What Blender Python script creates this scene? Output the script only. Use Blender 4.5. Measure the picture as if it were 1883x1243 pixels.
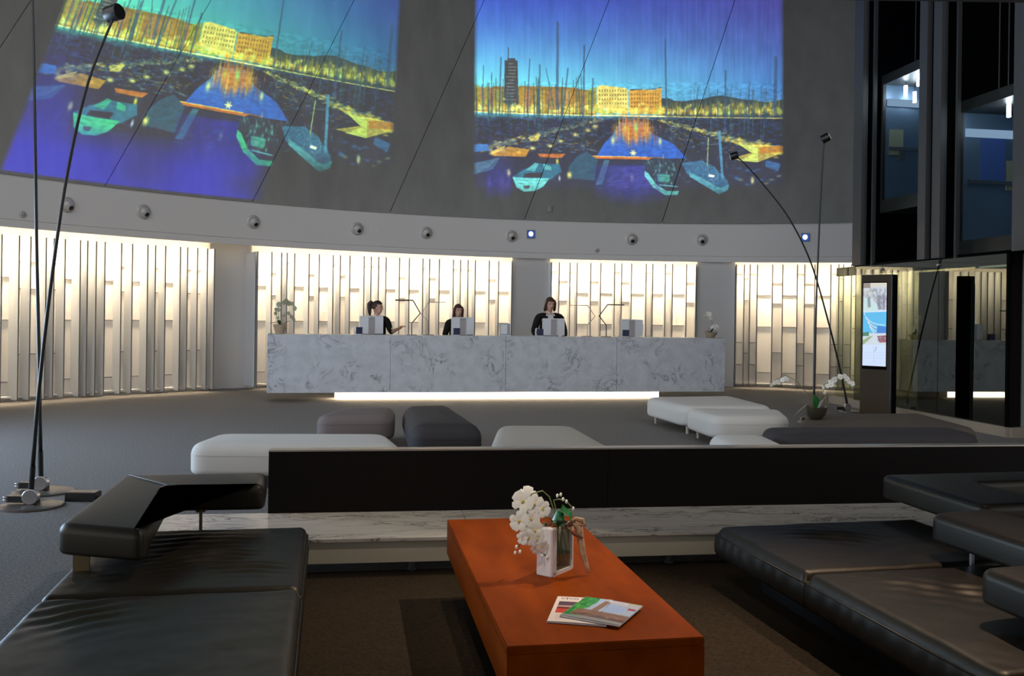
import bpy, bmesh, math, random
import numpy as np
from mathutils import Vector, Matrix, noise

for o in list(bpy.data.objects): bpy.data.objects.remove(o)
SC = bpy.context.scene
COL = SC.collection
R = math.radians

# ------------------------------------------------------------------ camera, world, lamps, exposure
cam = bpy.data.cameras.new('camera'); co = bpy.data.objects.new('camera', cam); COL.objects.link(co)
cam.sensor_width = 36.0; cam.lens = 36.0*1700/1883; cam.shift_y = -45.5/1883
cam.clip_end = 200
co.matrix_world = Matrix.Translation((0, 0, 1.55)) @ Matrix.Rotation(R(90), 4, 'X') @ Matrix.Rotation(R(0.8), 4, 'Z')
SC.camera = co

w = bpy.data.worlds.new('world'); SC.world = w; w.use_nodes = True
bg = w.node_tree.nodes['Background']; bg.inputs[0].default_value = (0.96, 0.97, 1.0, 1); bg.inputs[1].default_value = 1.15

SC.view_settings.view_transform = 'Standard'
try: SC.view_settings.look = 'None'
except Exception: pass
SC.view_settings.exposure = 0.0; SC.view_settings.gamma = 1.0; SC.view_settings.use_curve_mapping = False

def spot(name, loc, target, power, color, angle, blend=0.5, radius=0.05):
    l = bpy.data.lights.new(name, 'SPOT'); l.energy = power; l.color = color
    l.spot_size = R(angle); l.spot_blend = blend; l.shadow_soft_size = radius
    o = bpy.data.objects.new(name, l); COL.objects.link(o); o.location = loc
    o.rotation_euler = (Vector(target)-Vector(loc)).to_track_quat('-Z', 'Y').to_euler()
    return o
# ceiling downlights of the low ceiling over the seating group (out of frame above)
spot('table_downlight', (1.45, 5.25, 3.42), (0.25, 4.0, 0.3), 270, (1.0, 0.84, 0.66), 60, 0.7, 0.02)
spot('vase_downlight', (-0.6, 2.3, 3.42), (0.15, 4.0, 0.6), 110, (1.0, 0.84, 0.70), 22, 0.9, 0.03)
spot('bench_downlight', (-0.3, 2.9, 3.42), (0.1, 5.6, 0.1), 72, (1.0, 0.84, 0.66), 62, 0.9, 0.05)
spot('sofa_downlight', (2.6, 4.7, 3.42), (1.75, 3.4, 0.2), 270, (1.0, 0.74, 0.56), 62, 0.9, 0.04)
spot('left_sofa_downlight', (-0.15, 5.45, 3.42), (-1.3, 4.4, 0.3), 90, (1.0, 0.86, 0.66), 85, 0.8, 0.05)
# cool daylight from the windows on the left, beyond the frame
def area(name, loc, target, sx, sy, power, color):
    l = bpy.data.lights.new(name, 'AREA'); l.shape = 'RECTANGLE'; l.size = sx; l.size_y = sy; l.energy = power; l.color = color
    o = bpy.data.objects.new(name, l); COL.objects.link(o); o.location = loc
    o.rotation_euler = (Vector(target)-Vector(loc)).to_track_quat('-Z', 'Y').to_euler()
    return o
area('window_daylight', (-9.0, 8.6, 1.7), (1.6, 5.0, 0.3), 4.2, 2.6, 500, (0.50, 0.72, 1.0))

# ------------------------------------------------------------------ materials
MATS = {}
def nt(m): return m.node_tree.nodes, m.node_tree.links
def P(name, col, rough=0.5, metal=0.0, spec=0.5, bump=None, var=None, emit=None, coat=0):
    m = bpy.data.materials.new(name); m.use_nodes = True; MATS[name] = m
    N, L = nt(m); b = N['Principled BSDF']
    b.inputs['Base Color'].default_value = (*col, 1); b.inputs['Roughness'].default_value = rough
    b.inputs['Metallic'].default_value = metal; b.inputs['Specular IOR Level'].default_value = spec
    if name == 'black_leather': b.inputs['Specular Tint'].default_value = (1.0, 0.93, 0.78, 1)
    if coat: b.inputs['Coat Weight'].default_value = coat; b.inputs['Coat Roughness'].default_value = 0.15
    if emit: b.inputs['Emission Color'].default_value = (*emit[0], 1); b.inputs['Emission Strength'].default_value = emit[1]
    if bump or var:
        tc = N.new('ShaderNodeTexCoord')
    if var:   # (scale, amount, detail, stretch)
        n = N.new('ShaderNodeTexNoise'); n.inputs['Scale'].default_value = var[0]; n.inputs['Detail'].default_value = 6
        mp = N.new('ShaderNodeMapping'); mp.inputs['Scale'].default_value = var[2] if len(var) > 2 else (1, 1, 1)
        L.new(tc.outputs['Object'], mp.inputs[0]); L.new(mp.outputs[0], n.inputs['Vector'])
        mx = N.new('ShaderNodeMix'); mx.data_type = 'RGBA'
        a = var[1]
        mx.inputs[6].default_value = (*[c*(1-a) for c in col], 1); mx.inputs[7].default_value = (*[min(1, c*(1+a)) for c in col], 1)
        cr = N.new('ShaderNodeMapRange'); cr.inputs[1].default_value = 0.3; cr.inputs[2].default_value = 0.7
        L.new(n.outputs['Fac'], cr.inputs[0]); L.new(cr.outputs[0], mx.inputs[0]); L.new(mx.outputs[2], b.inputs['Base Color'])
    if bump:  # (scale, strength, distance)
        n = N.new('ShaderNodeTexNoise'); n.inputs['Scale'].default_value = bump[0]; n.inputs['Detail'].default_value = 4
        L.new(tc.outputs['Object'], n.inputs['Vector'])
        bp = N.new('ShaderNodeBump'); bp.inputs['Strength'].default_value = bump[1]; bp.inputs['Distance'].default_value = bump[2]
        L.new(n.outputs['Fac'], bp.inputs['Height']); L.new(bp.outputs[0], b.inputs['Normal'])
    return m

def marble(name, base, vein, scale, rough=0.3, thr=(0.46, 0.52), stretch=(1, 1, 1), amount=0.8):
    m = bpy.data.materials.new(name); m.use_nodes = True; MATS[name] = m
    N, L = nt(m); b = N['Principled BSDF']; b.inputs['Roughness'].default_value = rough
    tc = N.new('ShaderNodeTexCoord'); mp = N.new('ShaderNodeMapping'); mp.inputs['Scale'].default_value = stretch
    L.new(tc.outputs['Object'], mp.inputs[0])
    n1 = N.new('ShaderNodeTexNoise'); n1.inputs['Scale'].default_value = scale; n1.inputs['Detail'].default_value = 9; n1.inputs['Roughness'].default_value = 0.62
    n1.inputs['Distortion'].default_value = 1.6
    L.new(mp.outputs[0], n1.inputs['Vector'])
    # thin veins where the noise crosses its middle value
    s = N.new('ShaderNodeMath'); s.operation = 'SUBTRACT'; s.inputs[1].default_value = 0.5; L.new(n1.outputs['Fac'], s.inputs[0])
    a = N.new('ShaderNodeMath'); a.operation = 'ABSOLUTE'; L.new(s.outputs[0], a.inputs[0])
    r = N.new('ShaderNodeMapRange'); r.inputs[1].default_value = 0.0; r.inputs[2].default_value = 0.035; r.inputs[3].default_value = 1; r.inputs[4].default_value = 0
    L.new(a.outputs[0], r.inputs[0])
    n2 = N.new('ShaderNodeTexNoise'); n2.inputs['Scale'].default_value = scale*0.8; n2.inputs['Detail'].default_value = 5
    mp2 = N.new('ShaderNodeMapping'); mp2.inputs['Location'].default_value = (3.1, 7.7, 1.3); L.new(mp.outputs[0], mp2.inputs[0]); L.new(mp2.outputs[0], n2.inputs['Vector'])
    r2 = N.new('ShaderNodeMapRange'); r2.inputs[1].default_value = thr[0]; r2.inputs[2].default_value = thr[1]+0.12
    L.new(n2.outputs['Fac'], r2.inputs[0])
    mu = N.new('ShaderNodeMath'); mu.operation = 'MULTIPLY'; L.new(r.outputs[0], mu.inputs[0]); L.new(r2.outputs[0], mu.inputs[1])
    m2 = N.new('ShaderNodeMath'); m2.operation = 'MULTIPLY'; m2.inputs[1].default_value = amount; L.new(mu.outputs[0], m2.inputs[0])
    n3 = N.new('ShaderNodeTexNoise'); n3.inputs['Scale'].default_value = scale*2.2; n3.inputs['Detail'].default_value = 6
    L.new(mp.outputs[0], n3.inputs['Vector'])
    cl = N.new('ShaderNodeMix'); cl.data_type = 'RGBA'; cl.inputs[6].default_value = (*[c*0.86 for c in base], 1); cl.inputs[7].default_value = (*base, 1)
    r3 = N.new('ShaderNodeMapRange'); r3.inputs[1].default_value = 0.35; r3.inputs[2].default_value = 0.65; L.new(n3.outputs['Fac'], r3.inputs[0]); L.new(r3.outputs[0], cl.inputs[0])
    mx = N.new('ShaderNodeMix'); mx.data_type = 'RGBA'; mx.inputs[7].default_value = (*vein, 1)
    L.new(m2.outputs[0], mx.inputs[0]); L.new(cl.outputs[2], mx.inputs[6]); L.new(mx.outputs[2], b.inputs['Base Color'])
    return m

def glassy(name, tint, refl=1.5, boost=1.0, rough=0.0):
    m = bpy.data.materials.new(name); m.use_nodes = True; MATS[name] = m
    N, L = nt(m); N.remove(N['Principled BSDF']); out = N['Material Output']
    t = N.new('ShaderNodeBsdfTransparent'); t.inputs[0].default_value = (*tint, 1)
    g = N.new('ShaderNodeBsdfGlossy'); g.inputs['Roughness'].default_value = rough; g.inputs[0].default_value = (0.9, 0.95, 0.88, 1)
    f = N.new('ShaderNodeFresnel'); f.inputs[0].default_value = refl
    mu = N.new('ShaderNodeMath'); mu.operation = 'MULTIPLY'; mu.use_clamp = True; mu.inputs[1].default_value = boost
    ge = N.new('ShaderNodeNewGeometry'); iv = N.new('ShaderNodeMath'); iv.operation = 'SUBTRACT'; iv.inputs[0].default_value = 1.0; L.new(ge.outputs['Backfacing'], iv.inputs[1])
    fr = N.new('ShaderNodeMath'); fr.operation = 'MULTIPLY'; L.new(f.outputs[0], fr.inputs[0]); L.new(iv.outputs[0], fr.inputs[1]); L.new(fr.outputs[0], mu.inputs[0])
    mx = N.new('ShaderNodeMixShader'); L.new(mu.outputs[0], mx.inputs[0]); L.new(t.outputs[0], mx.inputs[1]); L.new(g.outputs[0], mx.inputs[2])
    L.new(mx.outputs[0], out.inputs[0]); return m

def emitter(name, col, s):
    m = bpy.data.materials.new(name); m.use_nodes = True; MATS[name] = m
    N, L = nt(m); N.remove(N['Principled BSDF']); e = N.new('ShaderNodeEmission')
    e.inputs[0].default_value = (*col, 1); e.inputs[1].default_value = s; L.new(e.outputs[0], N['Material Output'].inputs[0]); return m

def picture(name, img, emit=None, rough=0.35):
    m = bpy.data.materials.new(name); m.use_nodes = True; MATS[name] = m
    N, L = nt(m); b = N['Principled BSDF']; b.inputs['Roughness'].default_value = rough
    ti = N.new('ShaderNodeTexImage'); ti.image = img; tc = N.new('ShaderNodeTexCoord'); L.new(tc.outputs['UV'], ti.inputs[0])
    if emit:
        b.inputs['Base Color'].default_value = (0.02, 0.02, 0.02, 1); L.new(ti.outputs[0], b.inputs['Emission Color']); b.inputs['Emission Strength'].default_value = emit
    else: L.new(ti.outputs[0], b.inputs['Base Color'])
    return m

P('carpet', (0.20, 0.188, 0.178), 0.9, 0, 0.15, bump=(160, 0.5, 0.01), var=(55, 0.35))
P('white_paint', (0.70, 0.68, 0.66), 0.6, 0, 0.3)
P('bay_white', (0.80, 0.77, 0.72), 0.6, 0, 0.3)
P('fin_white', (0.72, 0.74, 0.76), 0.5, 0, 0.3)
P('edge_shade', (0.20, 0.185, 0.17), 0.5, 0, 0.3)  # front edges of fins and shelves: shade towards the dim room, as colour
P('pillar_grey', (0.62, 0.61, 0.60), 0.6, 0, 0.3)
P('concrete', (0.285, 0.28, 0.262), 0.8, 0, 0.2, var=(3.0, 0.10, (1, 1, 0.3)), bump=(30, 0.2, 0.01))
P('soffit', (0.06, 0.058, 0.055), 0.8)
marble('desk_marble', (0.62, 0.63, 0.65), (0.10, 0.11, 0.13), 2.6, 0.28)
marble('bench_marble', (0.74, 0.69, 0.62), (0.10, 0.09, 0.08), 3.4, 0.26, thr=(0.40, 0.46), stretch=(0.55, 2.2, 1), amount=0.9)
P('cream_panel', (0.80, 0.74, 0.58), 0.5)
P('black_panel', (0.008, 0.006, 0.005), 0.6, 0, 0.12)
P('carpet_brown', (0.036, 0.024, 0.014), 0.9, 0, 0.12, bump=(160, 0.5, 0.01), var=(55, 0.35))
P('edge_lit', (0.62, 0.55, 0.48), 0.35, 0.8)  # pale colour for the panel's lit top
P('black_leather', (0.015, 0.0125, 0.009), 0.44, 0, 0.40, bump=(90, 0.12, 0.004), var=(3, 0.25))
P('black_base', (0.006, 0.006, 0.006), 0.7, 0, 0.2)
P('brass', (0.36, 0.27, 0.14), 0.4, 0.9)
P('table_wood', (0.21, 0.037, 0.001), 0.5, 0, 0.03, var=(9, 0.22, (1.0, 0.25, 1.0)), bump=(120, 0.05, 0.002))
P('white_ceramic', (0.80, 0.76, 0.74), 0.25)
P('petal', (0.86, 0.85, 0.78), 0.5, 0, 0.3)
P('petal_core', (0.65, 0.50, 0.10), 0.5)
P('stem_green', (0.16, 0.20, 0.06), 0.5)
P('leaf_green', (0.012, 0.13, 0.02), 0.3)
P('leaf_dark', (0.006, 0.03, 0.012), 0.3)
P('driftwood', (0.42, 0.27, 0.17), 0.8, var=(40, 0.4))
P('bark', (0.22, 0.08, 0.03), 0.8, var=(60, 0.4))
P('paper', (0.80, 0.76, 0.72), 0.5)
P('fabric_white', (0.66, 0.63, 0.58), 0.85, 0, 0.2, bump=(250, 0.2, 0.003))
P('fabric_beige', (0.47, 0.43, 0.37), 0.85, 0, 0.2, bump=(250, 0.2, 0.003))
P('fabric_mauve', (0.19, 0.155, 0.145), 0.85, 0, 0.2, bump=(250, 0.2, 0.003))
P('fabric_charcoal', (0.045, 0.040, 0.042), 0.75, 0, 0.3, bump=(250, 0.2, 0.003))
P('fabric_brown', (0.10, 0.083, 0.065), 0.85, 0, 0.2, bump=(250, 0.2, 0.003))
P('foot_wood', (0.60, 0.52, 0.36), 0.5)
P('lamp_black', (0.008, 0.008, 0.008), 0.3, 0, 0.6)
P('satin_metal', (0.42, 0.41, 0.42), 0.32, 0.9)
P('base_metal', (0.20, 0.17, 0.155), 0.35, 0.8)
P('grey_plastic', (0.32, 0.31, 0.30), 0.5)
P('dark_hole', (0.004, 0.004, 0.004), 0.6)
P('spot_metal', (0.52, 0.50, 0.48), 0.4, 0.3)
P('post_metal', (0.085, 0.085, 0.088), 0.5, 0.3)
P('shaft_black', (0.003, 0.003, 0.003), 0.9, 0, 0.05)
P('kiosk_brown', (0.058, 0.040, 0.022), 0.5, 0, 0.12)
P('kiosk_edge', (0.10, 0.105, 0.12), 0.35, 0.6)
P('curb_stone', (0.33, 0.28, 0.22), 0.5)
P('frosted_green', (0.26, 0.31, 0.30), 0.35, 0, 0.5)
P('steel_blue', (0.13, 0.21, 0.31), 0.4, 0.3)
P('car_blue_panel', (0.12, 0.22, 0.62), 0.3, 0.4)
P('car_frame', (0.075, 0.07, 0.065), 0.45, 0.6)
P('screen_white', (0.72, 0.72, 0.74), 0.35)
P('screen_stand', (0.40, 0.37, 0.37), 0.4, 0.3)
P('phone_blue', (0.02, 0.025, 0.07), 0.4)
P('skin', (0.66, 0.38, 0.27), 0.55)
P('hair_dark', (0.035, 0.018, 0.012), 0.45)
P('hair_brown', (0.075, 0.030, 0.016), 0.45)
P('suit_black', (0.014, 0.012, 0.009), 0.8, 0, 0.2)
P('shirt_white', (0.75, 0.72, 0.72), 0.7)
P('lip_red', (0.30, 0.10, 0.08), 0.5)
P('eye_dark', (0.02, 0.015, 0.012), 0.3)
P('clay_pot', (0.46, 0.36, 0.24), 0.7)
P('pale_leaf', (0.34, 0.36, 0.26), 0.6)
P('bowl_dark', (0.05, 0.042, 0.025), 0.25)
P('acrylic_blue', (0.33, 0.40, 0.47), 0.4)
emitter('cove_light', (1.0, 0.80, 0.52), 9.0)
emitter('desk_glow', (1.0, 0.80, 0.54), 14.0)
emitter('led_white', (0.85, 0.92, 1.0), 9.0)
emitter('led_blue', (0.10, 0.25, 1.0), 0.35)
emitter('car_lamp', (0.78, 0.87, 1.0), 40.0)
emitter('lamp_face', (1.0, 0.9, 0.85), 0.9)
glassy('tint_glass', (0.37, 0.40, 0.31), 1.62, 2.2)
glassy('pale_glass', (0.86, 0.90, 0.80), 1.5)
glassy('clear_glass', (0.90, 0.93, 0.90), 1.45)
glassy('shaft_glass', (0.90, 0.92, 0.92), 1.12, 0.08)
glassy('water', (0.80, 0.86, 0.84), 1.33)

# ------------------------------------------------------------------ builders
class MB:
    def __init__(s): s.bm = bmesh.new(); s.uv = None
    def box(s, c, d, rot=0, mat=None):
        M = Matrix.Translation(c) @ Matrix.Rotation(rot, 4, 'Z')
        if mat is not None: M = mat @ Matrix.Translation(c)
        r = bmesh.ops.create_cube(s.bm, size=1, matrix=M @ Matrix.Diagonal((*d, 1)))
        return r['verts']
    def prism(s, poly, z0, z1):
        a = [s.bm.verts.new((p[0], p[1], z0)) for p in poly]; b = [s.bm.verts.new((p[0], p[1], z1)) for p in poly]
        n = len(poly)
        for i in range(n): s.bm.faces.new((a[i], a[(i+1) % n], b[(i+1) % n], b[i]))
        s.bm.faces.new(a[::-1]); s.bm.faces.new(b)
    def quad(s, pts): return s.bm.faces.new([s.bm.verts.new(p) for p in pts])
    def tube(s, path, r, n=8, cap=True):
        path = [Vector(p) for p in path]; rs = r if isinstance(r, (list, tuple)) else [r]*len(path)
        rings = []; up = None
        for i, p in enumerate(path):
            t = (path[min(i+1, len(path)-1)]-path[max(i-1, 0)]).normalized()
            if up is None: up = Vector((0, 0, 1)) if abs(t.z) < 0.9 else Vector((1, 0, 0))
            x = t.cross(up).normalized(); y = x.cross(t).normalized(); up = y
            rings.append([s.bm.verts.new(p+rs[i]*(math.cos(2*math.pi*k/n)*x+math.sin(2*math.pi*k/n)*y)) for k in range(n)])
        for a, b in zip(rings, rings[1:]):
            for k in range(n): s.bm.faces.new((a[k], a[(k+1) % n], b[(k+1) % n], b[k]))
        if cap: s.bm.faces.new(rings[0][::-1]); s.bm.faces.new(rings[-1])
    def lathe(s, prof, n=24, c=(0, 0, 0), axis=None):
        M = Matrix.Translation(c)
        if axis is not None: M = M @ Vector(axis).to_track_quat('Z', 'Y').to_matrix().to_4x4()
        rings = []
        for r, z in prof:
            rings.append([s.bm.verts.new(M @ Vector((r*math.cos(2*math.pi*k/n), r*math.sin(2*math.pi*k/n), z))) for k in range(n)])
        for a, b in zip(rings, rings[1:]):
            for k in range(n): s.bm.faces.new((a[k], a[(k+1) % n], b[(k+1) % n], b[k]))
        s.bm.faces.new(rings[0][::-1]); s.bm.faces.new(rings[-1])
    def ball(s, c, r, u=14, v=9, M=None):
        d = r if isinstance(r, (tuple, list)) else (r, r, r)
        m = Matrix.Translation(c) @ (M if M is not None else Matrix()) @ Matrix.Diagonal((*d, 1))
        return bmesh.ops.create_uvsphere(s.bm, u_segments=u, v_segments=v, radius=1, matrix=m)['verts']
    def rings(s, rr):
        """skin a list of equal length closed rings, cap both ends"""
        vs = [[s.bm.verts.new(p) for p in r] for r in rr]; n = len(vs[0])
        for a, b in zip(vs, vs[1:]):
            for k in range(n): s.bm.faces.new((a[k], a[(k+1) % n], b[(k+1) % n], b[k]))
        s.bm.faces.new(vs[0][::-1]); s.bm.faces.new(vs[-1])
    def build(s, name, mat=None, parent=None, smooth=False, loc=None, rz=None, kind=None, angle=None):
        bmesh.ops.recalc_face_normals(s.bm, faces=s.bm.faces)
        me = bpy.data.meshes.new(name); s.bm.to_mesh(me); s.bm.free()
        if mat: me.materials.append(MATS[mat])
        if smooth:
            me.polygons.foreach_set('use_smooth', [True]*len(me.polygons))
            if angle is not None: me.set_sharp_from_angle(angle=R(angle))
        o = bpy.data.objects.new(name, me); COL.objects.link(o)
        if parent: o.parent = parent
        if loc is not None: o.location = loc
        if rz is not None: o.rotation_euler = (0, 0, rz)
        if kind: o['kind'] = kind
        return o

def tag(o, label, cat, group=None):
    o['label'] = label; o['category'] = cat
    if group: o['group'] = group
    return o
def thing(name, label, cat, loc=(0, 0, 0), rz=0.0, group=None):
    o = bpy.data.objects.new(name, None); COL.objects.link(o); o.location = loc; o.rotation_euler = (0, 0, rz)
    o.empty_display_size = 0.1
    return tag(o, label, cat, group)
def copy_tree(o, parent=None):
    c = o.copy(); COL.objects.link(c)
    if parent: c.parent = parent
    for ch in list(o.children): copy_tree(ch, c)
    return c
def lk(m, parent): m.parent = parent; return m

def roundpoly(poly, r, n=5):
    """round every corner of a CCW polygon"""
    out = []; N = len(poly)
    for i in range(N):
        p = Vector(poly[i]); a = Vector(poly[i-1])-p; b = Vector(poly[(i+1) % N])-p
        rr = min(r, a.length*0.45, b.length*0.45)
        p0 = p+a.normalized()*rr; p1 = p+b.normalized()*rr
        for k in range(n+1):
            t = k/n; q = (1-t)**2*p0+2*t*(1-t)*p+t*t*p1
            out.append(q)
    return out
def inset(poly, d):
    N = len(poly); out = []
    for i in range(N):
        a, p, b = poly[i-1], poly[i], poly[(i+1) % N]
        e1 = (p-a).normalized(); e2 = (b-p).normalized()
        n1 = Vector((-e1.y, e1.x)); n2 = Vector((-e2.y, e2.x)); nn = (n1+n2)
        k = max(0.55, nn.length_squared/2); out.append(p+nn/k*d*1.0)
    return out
def area2(p): return sum(p[i-1].x*p[i].y-p[i].x*p[i-1].y for i in range(len(p)))
def pad(poly, z0, z1, r=0.05, corner=0.08, crown=0.0, seg=5):
    """an upholstered block: polygon outline with rolled edges and a slightly crowned top"""
    pl = [Vector((p[0], p[1])) for p in poly]
    if area2(pl) < 0: pl.reverse()
    pl = roundpoly(pl, corner, 6); rr = []
    for k in range(seg+1):
        t = k/seg*math.pi/2; q = inset(pl, r*0.5*(1-math.sin(t))); rr.append([(v.x, v.y, z0+r*0.5*(1-math.cos(t))) for v in q])
    for k in range(seg+1):
        t = k/seg*math.pi/2; q = inset(pl, r*(1-math.cos(t))); rr.append([(v.x, v.y, z1-r+r*math.sin(t)) for v in q])
    if crown:
        ct = sum((Vector(p[:2]) for p in rr[-1]), Vector((0, 0)))/len(rr[-1]); top = [Vector(p[:2]) for p in rr[-1]]
        for d, f in ((0.92, 0.3), (0.8, 0.6), (0.6, 0.85), (0.35, 1.0)): rr.append([(*(ct+(v-ct)*d), z1+crown*f) for v in top])
    mb = MB(); mb.rings(rr); return mb

def cushion(lx, ly, z0, z1, r, wr=(), nx=70, ny=70, seed=0, puff=0.012):
    """leather seat slab, centre origin, gridded top with creases wr=[(x,y,sx,sy,amp,freq,angle)]"""
    mb = MB(); bm = mb.bm
    def prof(u, l):   # even spacing, rolled edges
        return u*l/2
    def edge(x, l): return max(0.0, min(1.0, (l/2-abs(x))/r))
    grid = []
    for j in range(ny+1):
        row = []
        for i in range(nx+1):
            x = lx*(i/nx-0.5); y = ly*(j/ny-0.5)
            ex, ey = edge(x, lx), edge(y, ly)
            f = lambda e: math.sqrt(max(0, 1-(1-e)**2))
            d = 1-min(1, math.hypot(1-ex, 1-ey)); z = z1-r+r*f(d)
            z += puff*min(1, ex*ey)*(1-(2*x/lx)**2)*(1-(2*y/ly)**2)
            v = noise.noise(Vector((x*5+seed, y*5, seed)))*0.004+noise.noise(Vector((x*16, y*16+seed, 2)))*0.0015
            for (cx, cy, sx, sy, am, fr, an) in wr:
                dx, dy = x-cx, y-cy; a, b = dx*math.cos(an)+dy*math.sin(an), -dx*math.sin(an)+dy*math.cos(an)
                g = math.exp(-(a/sx)**2-(b/sy)**2)
                v += am*g*math.sin(fr*(b+0.12*a*a/sx)+1.5*noise.noise(Vector((a*6, b*3, seed))))
            z += v*min(1, 1.2*ex)*min(1, 1.2*ey)
            sq = r*0.25*(1-d)
            row.append(bm.verts.new((x, y, z)))
        grid.append(row)
    for j in range(ny):
        for i in range(nx): bm.faces.new((grid[j][i], grid[j][i+1], grid[j+1][i+1], grid[j+1][i]))
    ring = [grid[0][i] for i in range(nx+1)]+[grid[j][nx] for j in range(1, ny+1)]+[grid[ny][i] for i in range(nx-1, -1, -1)]+[grid[j][0] for j in range(ny-1, 0, -1)]
    prev = ring; zt = z1-r; n = len(ring)
    base = [v.co.copy() for v in ring]
    for k, t in enumerate((0.25, 0.5, 0.75, 0.92, 1.0)):
        new = []
        for q in base:
            out = Vector((q.x/(lx/2), q.y/(ly/2)))
            ins = -0.010*math.sin(math.pi*t)+(0.03 if t == 1 else 0.006 if t > 0.9 else 0)
            rip = 0.003*math.sin(55*(q.x+q.y)+4*noise.noise(Vector((q.x*3, q.y*3, seed))))*math.sin(math.pi*t)
            ox = -ins if abs(out.x) > 0.97 else 0; oy = -ins if abs(out.y) > 0.97 else 0
            new.append(bm.verts.new((q.x+math.copysign(1, q.x)*(ox+(rip if abs(out.x) > 0.97 else 0)), q.y+math.copysign(1, q.y)*(oy+(rip if abs(out.y) > 0.97 else 0)), zt+(z0-zt)*t)))
        for i in range(n): bm.faces.new((prev[i], prev[(i+1) % n], new[(i+1) % n], new[i]))
        prev = new
    bm.faces.new(prev)
    return mb

def image(name, arr):
    """arr: h x w x 3 in sRGB 0..1, row 0 on top"""
    h, w_ = arr.shape[:2]
    im = bpy.data.images.new(name, w_, h); px = np.ones((h, w_, 4), np.float32); px[..., :3] = np.clip(arr[::-1], 0, 1)
    im.pixels.foreach_set(px.ravel()); im.update(); im.pack(); return im
class Canvas:
    def __init__(s, x0, y0, x1, y1, k, seed=1):
        s.x0, s.y0, s.k = x0, y0, k; s.h = int((y1-y0)*k); s.w = int((x1-x0)*k); s.a = np.zeros((s.h, s.w, 3))
        s.Y, s.X = np.mgrid[0:s.h, 0:s.w]; s.X = x0+s.X/k; s.Y = y0+s.Y/k; s.rng = np.random.RandomState(seed)
    def put(s, m, c, al=1.0):
        m = np.asarray(m, float)*al; s.a = s.a*(1-m[..., None])+m[..., None]*np.asarray(c, float)/255.
    def poly(s, pts, c, al=1.0):
        xs = [p[0] for p in pts]; ys = [p[1] for p in pts]; j = int(max(0, (min(ys)-s.y0)*s.k-1)); j2 = int(min(s.h, (max(ys)-s.y0)*s.k+2)); i = int(max(0, (min(xs)-s.x0)*s.k-1)); i2 = int(min(s.w, (max(xs)-s.x0)*s.k+2))
        if j2 <= j or i2 <= i: return
        X, Y = s.X[j:j2, i:i2], s.Y[j:j2, i:i2]; ins = np.zeros(X.shape, bool); n = len(pts)
        for q in range(n):
            (xa, ya), (xb, yb) = pts[q], pts[(q+1) % n]
            if ya == yb: continue
            ins ^= ((ya > Y) != (yb > Y)) & (X < (xb-xa)*(Y-ya)/(yb-ya)+xa)
        sub = s.a[j:j2, i:i2]; m = ins[..., None]*al; s.a[j:j2, i:i2] = sub*(1-m)+m*np.asarray(c, float)/255.
    def line(s, p, q, wd, c, al=1.0):
        d = (q[0]-p[0], q[1]-p[1]); l = math.hypot(*d) or 1; n = (-d[1]/l*wd/2, d[0]/l*wd/2)
        s.poly([(p[0]+n[0], p[1]+n[1]), (q[0]+n[0], q[1]+n[1]), (q[0]-n[0], q[1]-n[1]), (p[0]-n[0], p[1]-n[1])], c, al)
    def blob(s, c, rx, ry, col, al=1.0, p=1.0):
        j = int(max(0, (c[1]-3*ry-s.y0)*s.k)); j2 = int(min(s.h, (c[1]+3*ry-s.y0)*s.k+1)); i = int(max(0, (c[0]-3*rx-s.x0)*s.k)); i2 = int(min(s.w, (c[0]+3*rx-s.x0)*s.k+1))
        if j2 <= j or i2 <= i: return
        m = np.exp(-(((s.X[j:j2, i:i2]-c[0])/rx)**2+((s.Y[j:j2, i:i2]-c[1])/ry)**2)**p)[..., None]*al
        s.a[j:j2, i:i2] = s.a[j:j2, i:i2]*(1-m)+m*np.asarray(col, float)/255.
    def rnd(s, sx, sy, lo=0, hi=1):
        g = s.rng.rand(int(s.h/s.k/sy)+2, int(s.w/s.k/sx)+2); yy = (s.Y-s.y0)/sy; xx = (s.X-s.x0)/sx
        j, i = yy.astype(int), xx.astype(int); fy, fx = yy-j, xx-i
        v = (g[j, i]*(1-fx)+g[j, i+1]*fx)*(1-fy)+(g[j+1, i]*(1-fx)+g[j+1, i+1]*fx)*fy
        return lo+(hi-lo)*v

# ------------------------------------------------------------------ the setting: floor, curved wall, cornice, leaning concrete wall
CX, CY, RF, RB = 2.5, 8.0, 12.5, 12.78
def pol(deg, r, z=0.0): return Vector((CX+r*math.cos(R(deg)), CY+r*math.sin(R(deg)), z))
def lipz(d): return 2.766-0.0060*(CX+RF*math.cos(R(d)))
def topz(d): return 3.632-0.0050*(CX+RF*math.cos(R(d)))
def struct(o, label=None):
    o['kind'] = 'structure'
    if label: o['label'] = label
    return o

fl = MB(); fl.box((1, 9, -0.05), (34, 32, 0.10)); fo = struct(fl.build('floor', 'carpet'), 'grey carpet across the whole lobby')
fl = MB(); fl.box((1.2, 3.2, 0.002), (5.2, 5.2, 0.006), R(9)); fl.build('carpet_inlay', 'carpet_brown', fo)
ce = MB(); ce.box((0.5, 0.6, 3.56), (13, 9.8, 0.24)); struct(ce.build('ceiling', 'soffit'), 'dark low ceiling over the seating')
rf = MB(); rf.box((0.5, 16.0, 13.1), (34, 21, 0.2)); struct(rf.build('roof', 'soffit'), 'unseen dark roof added over the lobby to block light from above')  # added out of view so the world light enters only from the sides
fw = MB(); fw.box((2.5, -4.3, 1.2), (17, 0.2, 2.4)); struct(fw.build('wall_blocker', 'soffit'), 'unseen dark wall added behind the seating to hold back light, open above')  # added out of view; its height limits the light coming from behind

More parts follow.
